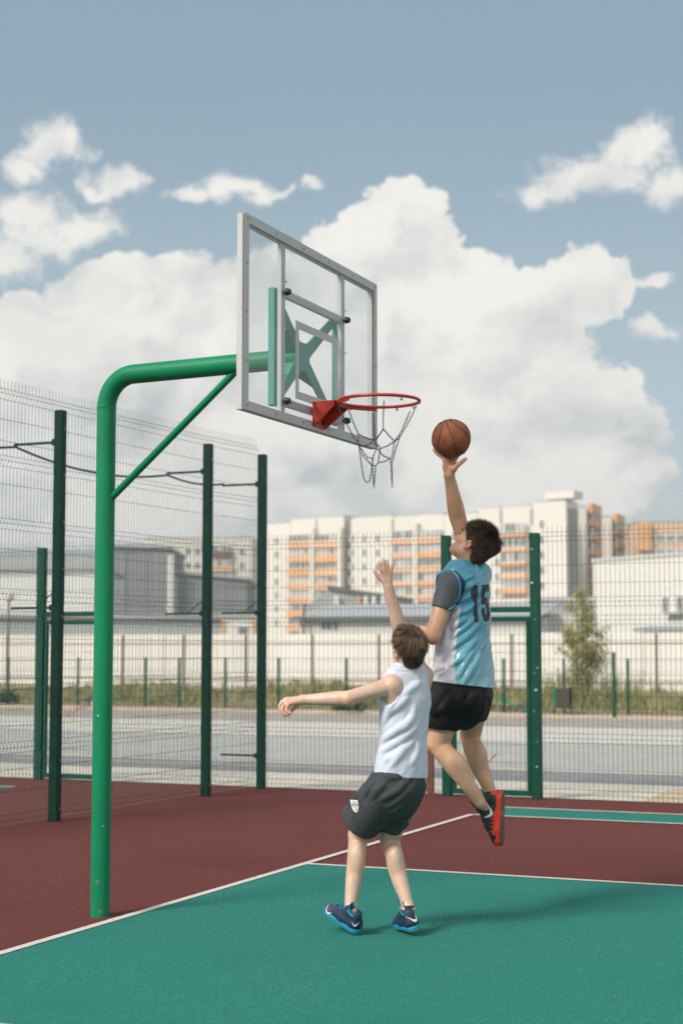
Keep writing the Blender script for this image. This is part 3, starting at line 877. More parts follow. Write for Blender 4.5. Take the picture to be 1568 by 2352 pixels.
def build_apartments():
    PL, PR = P(606, 1490, 346), P(1304, 1490, 300); PL.z = PR.z = 0
    d = (PR - PL).normalized(); n = Vector((d.y, -d.x, 0)); L = (PR - PL).length
    if n.y > 0: n = -n
    rnd = random.Random(4)

    def at(x):
        r = ray(x, 1490); a = Vector((r[0], r[1], 0))
        # a*k = PL + d*q
        den = a.x * d.y - a.y * d.x; k = (PL.x * d.y - PL.y * d.x) / den; return (a * k - PL).dot(d)
    root = empty('apartment_block', PL.lerp(PR, .5), 'long cream apartment block with stacked orange balconies, across the whole background', 'building')

    def zpx(x, y):
        q = PL + d * at(x); return H + ray(x, y)[2] / ray(x, y)[1] * q.y
    # wall runs with their own roof heights
    runs = [(606, 666, 1203, 0), (666, 790, 1190, 0), (790, 806, 1196, -1.2), (806, 903, 1188, 0), (903, 1021, 1184, 0),
            (1021, 1100, 1180, 0), (1100, 1153, 1167, 0), (1153, 1224, 1163, 0), (1224, 1304, 1153, 0)]
    for x0, x1, y, off in runs:
        a, c = at(x0), at(x1); zt = zpx((x0 + x1) / 2, y); b = MB(); dep = 13 if x1 < 1300 else 4.4
        b.box(PL + d * (a + c) / 2 - n * (dep / 2 - off) + Z * zt / 2, ((c - a) / 2 - .05, dep / 2, zt / 2), (d, n, Z), 0)
        b.build('wall', [M['cream_shade'] if off else M['cream']], root)  # set-back run gets the cream with shade in its colour
        if not off:
            b = MB(); b.box(PL + d * (a + c) / 2 - n * (dep / 2 - .02) + Z * (zt + .15), ((c - a) / 2 - .6, dep / 2 - .3, .15), (d, n, Z)); b.build('roof', M['grey_roof'], root)
    b = MB(); a = at(1285); b.box(PL + d * a - n * 2.2 + Z * 30.9, (3.2, 1.8, .7), (d, n, Z)); b.build('lift_house', M['cream'], root)
    # end of the block, its shade put in as a darker colour
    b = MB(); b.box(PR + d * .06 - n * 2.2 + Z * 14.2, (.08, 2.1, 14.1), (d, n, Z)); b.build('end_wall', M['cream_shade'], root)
    # seams
    for x in (903, 1153, 1224, 726):
        b = MB(); q = at(x); zt = zpx(x, 1192 if x < 1000 else 1168); b.box(PL + d * q + n * .02 + Z * (zt - 1.6), (.28, .06, 1.5), (d, n, Z)); b.build('seam', M['cream_shade'], root)

    def bay(x0, x1, ytop, rows, per, par, mats, pier, style=0):
        a, c = at(x0), at(x1); w = c - a; zt = zpx((x0 + x1) / 2, ytop)
        for k in range(rows):
            z1 = zt - k * per                                        # top of this storey's glazing
            if z1 < 3: break
            b = MB(); g = per - par
            m = mats[k % len(mats)]
            b.box(PL + d * (a + w / 2) + n * .55 + Z * (z1 - g - par / 2), (w / 2 - .06, .56, par / 2), (d, n, Z))
            bo = b.build('balcony', M[m], root)
            gb = MB(); glazing(gb, PL + d * (a + .1) + n * .72, d, n, z1 - g + .02, z1 - .04, w - .2, rnd, rnd.choice((4, 5, 6, 7)), rnd.choice((.15, .45, .9)))
            gb.build('glazing', [M['frame_white'], M['glass_dark'], M['glass_mid']], bo)
        if pier:
            b = MB(); q = at(pier); b.box(PL + d * q + n * .7 + Z * zt / 2, (.55, .72, zt / 2 + 1.2), (d, n, Z)); b.build('pier', M['cream'], root)
    bay(666, 722, 1228, 9, 2.98, 1.6, ['orange', 'orange', 'orange2'], 724.5)
    bay(727, 785, 1227, 9, 2.98, 1.6, ['orange', 'orange2', 'orange'], 788)
    bay(904, 958, 1218, 9, 2.9, 1.1, ['orange', 'orange'], 962)
    bay(966, 1021, 1216, 9, 2.9, 1.25, ['orange', 'orange2'], None)
    bay(1154, 1216, 1200, 3, 2.85, .75, ['orange2', 'orange'], None)
    bay(1154, 1216, 1296, 2, 2.85, 1.0, ['orange', 'orange2'], None)
    # single windows
    for x, y0, cnt in ((634, 1243, 7), (808, 1237, 6), (836, 1237, 6), (867, 1237, 6), (1044, 1228, 6), (1142, 1222, 5), (1246, 1204, 7), (1285, 1215, 0)):
        zt = zpx(x, y0)
        for k in range(cnt):
            b = MB(); q = PL + d * at(x) + n * .03; zc = zt - k * 2.95
            b.box(q + Z * zc, (.75, .05, .80), (d, n, Z), 0); b.box(q + n * .04 + Z * zc, (.30, .03, .68), (d, n, Z), 1)
            b.box(q + n * .04 + Z * zc + d * .5, (.16, .03, .68), (d, n, Z), 2)
            b.build('window', [M['frame_white'], M['glass_dark'], M['glass_mid']], root)


build_apartments()


def block(name, label, x0, x1, ytop, dep, depth=14, m='cream', ybot=None, roof='grey_roof', rot=None):
    """box building whose front spans x0..x1 (px of the photo's width) at a distance; returns root, axes, corners"""
    A, C = P(x0, 1490, dep), P(x1, 1490, dep if rot is None else rot); A.z = C.z = 0
    d = (C - A).normalized(); n = Vector((d.y, -d.x, 0)); w = (C - A).length
    zt = P((x0 + x1) / 2, ytop, (A.y + C.y) / 2).z
    root = empty(name, A.lerp(C, .5), label, 'building')
    b = MB(); b.box(A.lerp(C, .5) - n * depth / 2 + Z * zt / 2, (w / 2, depth / 2, zt / 2), (d, n, Z)); b.build('wall', M[m], root)
    if roof:
        b = MB(); b.box(A.lerp(C, .5) - n * depth / 2 + Z * (zt + .12), (w / 2 + .1, depth / 2 + .1, .12), (d, n, Z)); b.build('roof', M[roof], root)
    return root, A, C, d, n, zt, w


def build_far_blocks():
    rnd = random.Random(9)
    # stepped tower sections running away to the right
    for i, (x0, x1, xe, yt, dep, lab) in enumerate((
            (1328, 1350, 1384, 1164, 318, 'narrow white tower section beside the shaded end wall, its orange balconies on the side'),
            (1382, 1408, 1437, 1187, 340, 'second white tower section, stepping back behind the first one'),
            (1436, 1459, 1472, 1204, 362, 'lowest white tower section next to the peach building'))):
        root, A, C, d, n, zt, w = block('apartment_tower', lab, x0, x1, yt, dep, 9, 'cream')
        E_ = P(xe, 1490, dep + 12); E_.z = 0; e = (E_ - C).normalized(); en = Vector((e.y, -e.x, 0)); L = (E_ - C).length
        b = MB(); b.box(C + e * L / 2 + Z * zt / 2 - en * .5 + d * .1, (L / 2, .5, zt / 2 - .6), (e, en, Z)); b.build('side_wall', M['cream_shade'], root)  # side away from the sun, its shade painted in as darker cream
        for k in range(9):
            z1 = zt - 1.2 - k * 2.95
            if z1 < 14: break
            b = MB(); b.box(C + e * L * .45 + en * .35 + d * .1 + Z * (z1 - 1.9), (L * .36, .35, .62), (e, en, Z)); bo = b.build('balcony', M['orange2'], root)
            gb = MB(); glazing(gb, C + e * L * .10 + en * .42 + d * .1, e, en, z1 - 1.26, z1, L * .7, rnd, 3, .7); gb.build('glazing', [M['frame_white'], M['glass_dark'], M['glass_mid']], bo)
        b = MB(); b.box(C + e * L * .4 + en * .4 + d * .1 + Z * (zt - .2), (L * .34, .45, 1.0), (e, en, Z)); b.build('top_balcony', M['orange2'], root)
    root, A, C, d, n, zt, w = block('apartment_block', 'peach apartment building with rows of white windows at the far right', 1470, 1640, 1199, 330, 14, 'peach')
    for r_ in range(4):
        for x in (1495, 1517, 1540, 1563, 1590):
            q = (x - 1470) / 170 * w; b = MB(); zc = zt - 3.4 - 3.1 * r_
            b.box(A + d * q + n * .02 + Z * zc, (1.0, .06, .95), (d, n, Z), 0); b.box(A + d * q + n * .08 + Z * zc - d * .35, (.4, .03, .75), (d, n, Z), 2)
            b.box(A + d * q + n * .08 + Z * zc + d * .5, (.28, .03, .75), (d, n, Z), 1); b.build('window', [M['frame_white'], M['glass_dark'], M['glass_mid']], root)
    b = MB(); b.box(A + d * 1.2 + n * .6 + Z * (zt - 3), (1.2, .6, 3), (d, n, Z)); b.build('balcony_stack', M['orange2'], root)
    # further left: lower cream blocks
    root, A, C, d, n, zt, w = block('apartment_block', 'lower cream apartment block left of the tall posts, a brown balcony on it', 330, 602, 1236, 372, 14, 'cream')
    for r_ in range(6):
        for x in (350, 372, 395, 430, 452, 554, 583):
            q = (x - 330) / 272 * w; b = MB(); zc = zt - 3.2 - 3.3 * r_
            b.box(A + d * q + n * .02 + Z * zc, (.9, .06, .9), (d, n, Z), 0); b.box(A + d * q + n * .08 + Z * zc, (.5, .03, .72), (d, n, Z), 1)
            b.build('window', [M['frame_white'], M['glass_dark'], M['glass_mid']], root)
        b = MB(); q = (509 - 330) / 272 * w; b.box(A + d * q + n * .5 + Z * (zt - 4 - 3.3 * r_), (2.4, .5, .62), (d, n, Z)); bo = b.build('balcony', M['orange' if r_ % 2 else 'wood_red'], root)
        gb = MB(); glazing(gb, A + d * (q - 2.3) + n * .6, d, n, zt - 3.3 - 3.3 * r_, zt - 1.9 - 3.3 * r_, 4.6, rnd, 4, .5); gb.build('glazing', [M['frame_white'], M['glass_dark'], M['glass_mid']], bo)
    b = MB(); b.box(A + d * w * .96 + n * .15 + Z * zt * .5, (1.4, .2, zt * .49), (d, n, Z)); b.build('pier', M['cream_shade'], root)
    root, A, C, d, n, zt, w = block('apartment_block', 'flat cream block low on the skyline at the far left edge', -120, 228, 1272, 380, 14, 'cream')
    for r_ in range(3):
        for k in range(9):
            b = MB(); q = w * (k + .6) / 9.2; zc = zt - 3 - 3.2 * r_
            b.box(A + d * q + n * .02 + Z * zc, (1.1, .06, .9), (d, n, Z), 0); b.box(A + d * q + n * .08 + Z * zc, (.7, .03, .72), (d, n, Z), 2); b.build('window', [M['frame_white'], M['glass_dark'], M['glass_mid']], root)
    # grey sheds
    def shed(label, x0, x1, yt0, yt1, dep, m, extra=None, ribs=True):
        A, C = P(x0, 1490, dep), P(x1, 1490, dep); A.z = C.z = 0; d = Vector((1, 0, 0)); n = Vector((0, -1, 0)); w = C.x - A.x
        za, zc = P(x0, yt0, dep).z, P(x1, yt1, dep).z
        root = empty('warehouse', A.lerp(C, .5), label, 'building')
        b = MB(); b.prism([A, C, C + Z * zc, A + Z * za], Vector((0, 16, 0))); b.build('wall', M[m], root)
        b = MB(); b.prism([A + Z * (za + .02) - d * .2 + n * .3, C + Z * (zc + .02) + d * .2 + n * .3, C + Z * (zc + .28) + d * .2 + n * .3, A + Z * (za + .28) - d * .2 + n * .3], Vector((0, 16.5, 0))); b.build('roof', M['grey_roof'], root)
        if ribs:
            b = MB(); k = int(w / 1.5)
            for i in range(1, k):
                p = A.lerp(C, i / k); z = za + (zc - za) * i / k; b.box(p + n * .03 + Z * z / 2, (.05, .03, z / 2 - .05), (d, -n, Z))
            b.build('cladding_rib', M['grey_clad'], root)
        return root, A, C, d, n, za, zc
    ra = shed('tall dark grey metal warehouse with a slightly sloping roof behind the hoop pole', 240, 383, 1256, 1261, 150, 'grey_clad')
    root, A, C, d, n, za, zc = ra
    for x in (.3, .55, .8):
        b = MB(); b.box(A.lerp(C, x) + n * .05 + Z * 3.6, (.35, .05, .55), (d, -n, Z), 0); b.box(A.lerp(C, x) + n * .11 + Z * 3.6, (.28, .02, .47), (d, -n, Z), 1); b.build('window', [M['frame_white'], M['glass_dark']], root)
    shed('lower dark grey warehouse to the right of the tall one, stepping down', 397, 566, 1317, 1333, 150, 'grey_clad')
    b = MB(); a = P(390, 1490, 149); a.z = 0; b.box(a + Z * 5.2, (.28, .3, 5.2)); b.box(a + Z * 10.44, (.34, .36, .05))
    tag(b.build('pillar', M['cream']), 'cream pillar standing between the two grey warehouses', 'pillar')
    shed('long low white building with a grey roof band at the far left', -150, 215, 1312, 1308, 120, 'white_render', ribs=False)
    b = MB(); a, c = P(-150, 1290, 121), P(214, 1290, 121); b.box(a.lerp(c, .5) + Z * .3 + Vector((0, 6, 0)), ((c - a).length / 2, 5, .62))
    tag(b.build('roof_block', M['grey_roof']), 'grey flat rooftop storey above the long low white building at left', 'building')
    shed('grey flat shed just above the white wall, behind the left mesh fence', -150, 560, 1418, 1424, 112, 'grey_roof', ribs=False)
    # kiosk
    root, A, C, d, n, zt, w = block('kiosk', 'small white kiosk with orange corner posts above the white wall', 508, 587, 1420, 92, 2.2, 'frame_white', roof='grey_roof')
    for q in (.1, w - .1):
        b = MB(); b.box(A + d * q + n * .03 + Z * zt / 2, (.10, .04, zt / 2 - .01), (d, n, Z)); b.build('corner_post', M['orange2'], root)
    b = MB(); b.box(A + d * w * .62 + n * .02 + Z * (zt - .75), (.30, .04, .26), (d, n, Z), 0); b.box(A + d * w * .62 + n * .07 + Z * (zt - .75), (.24, .02, .20), (d, n, Z), 1); b.build('window', [M['frame_white'], M['glass_dark']], root)
    # gabled hall in the middle
    dep = 95; A, C = P(688, 1490, dep), P(1235, 1490, dep - 4); A.z = C.z = 0
    d = (C - A).normalized(); n = Vector((d.y, -d.x, 0)); w = (C - A).length; zt = P(900, 1421, dep).z
    root = empty('industrial_hall', A.lerp(C, .5), 'long white industrial hall with a shallow grey pitched roof, in the middle distance', 'building')
    b = MB(); b.box(A.lerp(C, .5) - n * 7 + Z * zt / 2, (w / 2, 7, zt / 2), (d, n, Z)); b.build('wall', M['grey_light'], root)
    b = MB(); b.prism([A + n * .35 + Z * zt - d * .3, C + n * .35 + Z * zt + d * .3, C - n * 7 + Z * (zt + .95) + d * .3, A - n * 7 + Z * (zt + .95) - d * .3], Z * .08)
    b.build('roof', M['grey_roof'], root)
    b = MB(); b.box(A.lerp(C, .5) + n * .42 + Z * (zt + .02), (w / 2 + .3, .06, .07), (d, n, Z)); b.build('gutter', M['dark_trim'], root)
    for x in (738, 752, 769):
        b = MB(); p = P(x, 1436, dep - .8); p = A + d * (p - A).dot(d); b.box(p + n * .02 + Z * (zt - .45), (.10, .05, .20), (d, n, Z)); b.build('window', M['dark_trim'], root)
    b = MB(); b.tube([A + n * .45 + d * .4 + Z * .1, A + n * .45 + d * .4 + Z * (zt + .8)], .07, 8); b.build('drainpipe', M['rust'], root)
    # second, darker hall behind with a sloping parapet and vents
    dep = 122; A, C = P(700, 1490, dep), P(950, 1490, dep); A.z = C.z = 0; d = Vector((1, 0, 0)); n = Vector((0, -1, 0))
    root = empty('warehouse', A.lerp(C, .5), 'dark low warehouse roof with vents showing above the white hall', 'building')
    za, zc = P(760, 1354, dep).z, P(950, 1384, dep).z; zl = P(700, 1395, dep).z; m_ = P(752, 1490, dep); m_.z = 0
    b = MB(); b.prism([A, C, C + Z * zc, m_ + Z * za, A + Z * zl], Vector((0, 10, 0))); b.build('wall', M['grey_roof'], root)
    b = MB(); b.prism([m_ + Z * za + n * .2, C + Z * zc + n * .2, C + Z * (zc + .3) + n * .2, m_ + Z * (za + .3) + n * .2], Vector((0, 10.3, 0))); b.build('roof', M['dark_trim'], root)
    for i, x in enumerate((773, 824, 840, 858, 880)):
        p = P(x, 1384, dep - .3); b = MB(); b.box(p, (.18 if i != 1 else .12, .25, .48), None, 0, .02); b.build('vent', M['frame_white'] if i not in (1,) else M['orange'], root)
    # right: the big plain white building and its lean-to
    root, A, C, d, n, zt, w = block('factory_building', 'large plain white factory building with two dark windows, at the right edge', 1364, 1700, 1279, 118, 20, 'white_render', roof='grey_light', rot=104)
    ab = lambda x: (x - 1364) / 336 * w
    for x in (1542, 1575, 1620):
        b = MB(); b.box(A + d * ab(x) + n * .03 + Z * P(x, 1389, 111).z, (.30, .05, .62), (d, n, Z), 0)
        for q in (-.27, .27): b.box(A + d * ab(x) + n * .09 + d * q * .62 + Z * P(x, 1389, 111).z, (.11, .02, .5), (d, n, Z), 1)
        b.build('window', [M['frame_white'], M['glass_dark']], root)
    b = MB(); b.box(A + d * ab(1566) + n * .25 + Z * P(1566, 1410, 111).z, (.85, .25, .10), (d, n, Z)); b.build('sill', M['grey_roof'], root)
    block('lean_to', 'grey block-built annex at the foot of the white factory, behind the rusty post', 1503, 1680, 1450, 78, 5, 'grey_roof')
    block('lean_to', 'low shed with a grey roof band between the gate post and the white factory', 1236, 1368, 1380, 100, 6, 'grey_roof', roof='grey_light')
    b = MB(); a, c = P(1236, 1409, 96), P(1368, 1411, 96); b.box(a.lerp(c, .5) * .5 + a.lerp(c, .5) * .5 - Z * a.z / 2, ((c - a).length / 2, .6, a.z / 2))
    tag(b.build('annex', M['grey_light']), 'pale wall of the low shed, behind the young tree', 'building')


build_far_blocks()


# ------------------------------------------------------------------ figures: distance fields meshed with surface nets
class Sdf:
    def __init__(s, lo, hi, h):
        s.lo = np.array(lo, float); s.h = h; s.n = (np.ceil((np.array(hi) - s.lo) / h).astype(int) + 1)
        s.D = np.full(tuple(s.n), .5, np.float32)

    def win(s, lo, hi):
        i0 = np.clip(np.floor((np.array(lo) - s.lo) / s.h).astype(int), 0, s.n)
        i1 = np.clip(np.ceil((np.array(hi) - s.lo) / s.h).astype(int) + 1, 0, s.n)
        sl = tuple(slice(a, b) for a, b in zip(i0, i1))
        ax = [(s.lo[k] + s.h * np.arange(i0[k], i1[k])).astype(np.float32) for k in range(3)]
        return sl, ax[0][:, None, None], ax[1][None, :, None], ax[2][None, None, :]

    def _op(s, lo, hi, f, k, op):
        mrg = k + 3 * s.h
        sl, X, Y, Zz = s.win(np.array(lo) - mrg, np.array(hi) + mrg)
        if any(q.stop <= q.start for q in sl): return
        d = f(X, Y, Zz); D = s.D[sl]
        if op == 'sub': d = -d; h = np.clip(k - np.abs(D - d), 0, None) / max(k, 1e-6); s.D[sl] = np.maximum(D, d) + h * h * k * .25
        else: h = np.clip(k - np.abs(D - d), 0, None) / max(k, 1e-6); s.D[sl] = np.minimum(D, d) - h * h * k * .25

    def cone(s, a, b, ra, rb, k=.015, op='add', flat=None, fs=1.):
        a = np.array(a, float); b = np.array(b, float); ba = b - a; L2 = max(float(ba @ ba), 1e-12)
        R_ = max(ra, rb) * max(1, fs); lo = np.minimum(a, b) - R_; hi = np.maximum(a, b) + R_
        if flat is not None: fl = np.array(flat, float); fl /= np.linalg.norm(fl)

        def f(X, Y, Zz):
            x, y, z = X - a[0], Y - a[1], Zz - a[2]
            t = np.clip((x * ba[0] + y * ba[1] + z * ba[2]) / L2, 0, 1)
            x, y, z = x - t * ba[0], y - t * ba[1], z - t * ba[2]
            if flat is not None:
                w = (x * fl[0] + y * fl[1] + z * fl[2]) * (1 / fs - 1)
                x, y, z = x + w * fl[0], y + w * fl[1], z + w * fl[2]
            d = np.sqrt(x * x + y * y + z * z) - (ra + (rb - ra) * t)
            return d * (min(fs, 1) if flat is not None else 1)
        s._op(lo, hi, f, k, op)

    def chain(s, pts, rs, k=.012, **kw):
        p = [np.array(q, float) for q in pts]; n = len(p); q_, r_ = [], []
        for i in range(n - 1):
            p0, p3, r0, r3 = p[max(i - 1, 0)], p[min(i + 2, n - 1)], rs[max(i - 1, 0)], rs[min(i + 2, n - 1)]
            for j in range(5):
                t = j / 5; c = lambda a, b, d, e: .5 * (2 * b + (d - a) * t + (2 * a - 5 * b + 4 * d - e) * t * t + (3 * b - a - 3 * d + e) * t ** 3)
                q_.append(c(p0, p[i], p[i + 1], p3)); r_.append(c(r0, rs[i], rs[i + 1], r3))
        q_.append(p[-1]); r_.append(rs[-1])
        for a, b, ra, rb in zip(q_[:-1], q_[1:], r_[:-1], r_[1:]): s.cone(a, b, ra, rb, min(k, .006), **kw)

    def folds(s, lines, depth=8.6, amp=.007, r=.014, k=.030):
        """raised folds laid along the cloth: pixel runs cast on to the cloth, sunk so that only amp stands out"""
        v, f = s.mesh(); t = bvh(v, f)
        for ln in lines:
            a_ = amp; o = []
            for i in range(len(ln) - 1):
                for j in range(5):
                    q = j / 5; x, y = ln[i][0] * (1 - q) + ln[i + 1][0] * q, ln[i][1] * (1 - q) + ln[i + 1][1] * q
                    h = t.ray_cast(P(x, y, depth), Vector((0, 1, 0)))
                    if h[0] is not None: o.append(h[0] - h[1] * (r - a_))
            n = len(o)
            for i in range(n - 1):
                e = lambda i: r * (1 - .75 * abs(2 * i / max(n - 1, 1) - 1) ** 2)
                s.cone(o[i], o[i + 1], e(i), e(i + 1), k)

    def ball(s, c, r, k=.015, op='add', ax=None):
        """ellipsoid with radii r along the axes ax (rows)"""
        c = np.array(c, float); r = np.array(r if hasattr(r, '__len__') else (r, r, r), float)
        A = np.array([list(q) for q in ax], float) if ax is not None else np.eye(3); m = r.max()

        def f(X, Y, Zz):
            x, y, z = X - c[0], Y - c[1], Zz - c[2]; q = [A[i, 0] * x + A[i, 1] * y + A[i, 2] * z for i in range(3)]
            k0 = np.sqrt(sum((q[i] / r[i]) ** 2 for i in range(3))); k1 = np.sqrt(sum((q[i] / r[i] ** 2) ** 2 for i in range(3))) + 1e-6
            return k0 * (k0 - 1) / k1
        s._op(c - m, c + m, f, k, op)

    def plane(s, p, n, k=.004):
        """cut away everything on the side the normal points to"""
        n = np.array(n, float); n /= np.linalg.norm(n); p = np.array(p, float)
        sl, X, Y, Zz = s.win(s.lo, s.lo + s.h * s.n)
        d = (X - p[0]) * n[0] + (Y - p[1]) * n[1] + (Zz - p[2]) * n[2]
        D = s.D; h = np.clip(k - np.abs(D - d), 0, None) / k; s.D = (np.maximum(D, d) + h * h * k * .25).astype(np.float32)

    def stack(s, rows, flat, fs, k=.03):
        """clothes: stacked flattened rings (centre, radius)"""
        for (c0, r0), (c1, r1) in zip(rows[:-1], rows[1:]): s.cone(c0, c1, r0, r1, k, flat=flat, fs=fs)

    def wrinkle(s, amp, A, seed, band=.03, mask=None):
        """ridged folds: noise looked up through the 3x3 matrix A (stretch directions)"""
        idx = np.nonzero(np.abs(s.D) < band); pts = s.lo + s.h * np.stack(idx, 1)
        q = pts @ np.array(A).T
        v = 1 - np.abs(2 * vnoise(q, seed) - 1); v2 = vnoise(q * 2.3 + 7, seed + 1)
        w = amp * (1.15 * v - .55 + .35 * (v2 - .5))
        if mask is not None: w = w * mask(pts)
        s.D[idx] -= w.astype(np.float32)

    def mesh(s):
        D = s.D; n = D.shape; ins = D < 0
        c = [ins[i:n[0] - 1 + i, j:n[1] - 1 + j, k:n[2] - 1 + k] for i in (0, 1) for j in (0, 1) for k in (0, 1)]
        al = c[0].copy(); an = c[0].copy()
        for q in c[1:]: al &= q; an |= q
        ci = np.stack(np.nonzero(an & ~al), 1)
        vid = np.full((n[0] - 1, n[1] - 1, n[2] - 1), -1, np.int32); vid[ci[:, 0], ci[:, 1], ci[:, 2]] = np.arange(len(ci))
        off = np.array([(i, j, k) for i in (0, 1) for j in (0, 1) for k in (0, 1)])
        val = np.stack([D[ci[:, 0] + o[0], ci[:, 1] + o[1], ci[:, 2] + o[2]] for o in off], 1)
        acc = np.zeros((len(ci), 3)); cnt = np.zeros(len(ci))
        for a in range(8):
            for b in range(a + 1, 8):
                if np.abs(off[a] - off[b]).sum() != 1: continue
                va, vb = val[:, a], val[:, b]; x = (va < 0) != (vb < 0); t = np.where(x, va / np.where(x, va - vb, 1), 0)
                acc += np.where(x[:, None], off[a] + (off[b] - off[a]) * t[:, None], 0); cnt += x
        verts = s.lo + s.h * (ci + acc / cnt[:, None]); quads = []
        for ax in range(3):
            o1, o2 = [(1, 2), (2, 0), (0, 1)][ax]
            sl0 = [slice(1, n[k] - 1) for k in range(3)]; sl0[ax] = slice(0, n[ax] - 1); sl1 = list(sl0); sl1[ax] = slice(1, n[ax])
            A_, B_ = ins[tuple(sl0)], ins[tuple(sl1)]; g = np.stack(np.nonzero(A_ != B_), 1); fl = A_[tuple(g.T)]
            g = g + np.array([sl0[k].start for k in range(3)])
            e1 = np.eye(3, dtype=int)[o1]; e2 = np.eye(3, dtype=int)[o2]
            q = np.stack([vid[tuple((g - e1 - e2).T)], vid[tuple((g - e2).T)], vid[tuple(g.T)], vid[tuple((g - e1).T)]], 1)
            q = np.where(fl[:, None], q, q[:, ::-1]); quads.append(q)
        return verts, np.concatenate(quads)


_tab = np.random.default_rng(3).random((40, 40, 40)).astype(np.float32)


def vnoise(p, seed=0):
    p = p + seed * 5.37; i = np.floor(p).astype(int); f = p - i; f = f * f * (3 - 2 * f); i %= 40; j = (i + 1) % 40
    r = 0
    for a in (0, 1):
        for b in (0, 1):
            for c in (0, 1):
                w = (f[:, 0] if a else 1 - f[:, 0]) * (f[:, 1] if b else 1 - f[:, 1]) * (f[:, 2] if c else 1 - f[:, 2])
                r = r + w * _tab[(j if a else i)[:, 0], (j if b else i)[:, 1], (j if c else i)[:, 2]]
    return r


def np_mesh(name, verts, faces, m, parent, col=None, relax=1):
    base = Vector((0, 0, 0)); q = parent
    while q is not None: base = base + q.location; q = q.parent
    verts = np.asarray(verts, float)
    if relax:
        for lam in (.5, -.35)[:2] * relax:
            acc = np.zeros_like(verts); cnt = np.zeros(len(verts))
            for a, b in ((0, 1), (1, 2), (2, 3), (3, 0)):
                np.add.at(acc, faces[:, a], verts[faces[:, b]]); np.add.at(acc, faces[:, b], verts[faces[:, a]])
                np.add.at(cnt, faces[:, a], 1); np.add.at(cnt, faces[:, b], 1)
            verts = verts + lam * (acc / np.maximum(cnt, 1)[:, None] - verts)
    me = bpy.data.meshes.new(name); nv, nf = len(verts), len(faces); k = faces.shape[1]
    me.vertices.add(nv); me.vertices.foreach_set('co', (verts - np.array(base)).astype(np.float32).ravel())
    me.loops.add(nf * k); me.loops.foreach_set('vertex_index', faces.astype(np.int32).ravel())
    me.polygons.add(nf); me.polygons.foreach_set('loop_start', np.arange(0, nf * k, k, dtype=np.int32))
    me.polygons.foreach_set('use_smooth', np.ones(nf, bool))
    me.update(calc_edges=True); me.validate()
    me.materials.append(m)
    if col is not None:
        at = me.color_attributes.new('Col', 'FLOAT_COLOR', 'POINT')
        c4 = np.ones((nv, 4), np.float32); c4[:, :3] = col(verts); at.data.foreach_set('color', c4.ravel())
    o = bpy.data.objects.new(name, me); COL.objects.link(o); o.parent = parent
    return o, verts, faces


def bvh(verts, faces): return bvhtree.BVHTree.FromPolygons([Vector(v) for v in verts], [tuple(int(i) for i in f) for f in faces])


def decal(name, tree, inside, u0, u1, v0, v1, place, dirn, m, parent, step=.003, lift=.0022):
    """thin layer of paint or cloth: grid cells whose centre is inside(u, v), cast on to the surface"""
    b = MB(); nu, nv = int((u1 - u0) / step) + 1, int((v1 - v0) / step) + 1; cache = {}

    def vert(i, j):
        if (i, j) not in cache:
            p, d = place(u0 + i * step, v0 + j * step), dirn(u0 + i * step, v0 + j * step)
            h = tree.ray_cast(p, d); cache[(i, j)] = None if h[0] is None else h[0] + h[1] * lift
        return cache[(i, j)]
    for i in range(nu):
        for j in range(nv):
            if not inside(u0 + (i + .5) * step, v0 + (j + .5) * step): continue
            c = [vert(i, j), vert(i + 1, j), vert(i + 1, j + 1), vert(i, j + 1)]
            if any(q is None for q in c) or max((c[k] - c[k - 1]).length for k in range(4)) > step * 4: continue
            b.add(c, [(0, 1, 2, 3)])
    if not b.f: return None
    o = b.build(name, m, parent); me = o.data
    import bmesh
    bm = bmesh.new(); bm.from_mesh(me); bmesh.ops.remove_doubles(bm, verts=bm.verts, dist=1e-5); bm.to_mesh(me); bm.free()
    me.polygons.foreach_set('use_smooth', [True] * len(me.polygons))
    return o


def inpoly(poly):
    def f(x, y):
        r = False; n = len(poly)
        for i in range(n):
            (x1, y1), (x2, y2) = poly[i], poly[i - 1]
            if (y1 > y) != (y2 > y) and x < (x2 - x1) * (y - y1) / (y2 - y1) + x1: r = not r
        return r
    return f


SWOOSH = inpoly([(-.50, .30), (-.44, .02), (-.36, -.14), (-.22, -.20), (-.05, -.14), (.50, .32), (.02, .02), (-.16, -.04), (-.26, -.03), (-.34, .06), (-.40, .18)])


def axes(F_, U_):
    F_ = Vector(F_).normalized(); R_ = F_.cross(Vector(U_)).normalized(); return R_, F_, R_.cross(F_).normalized()


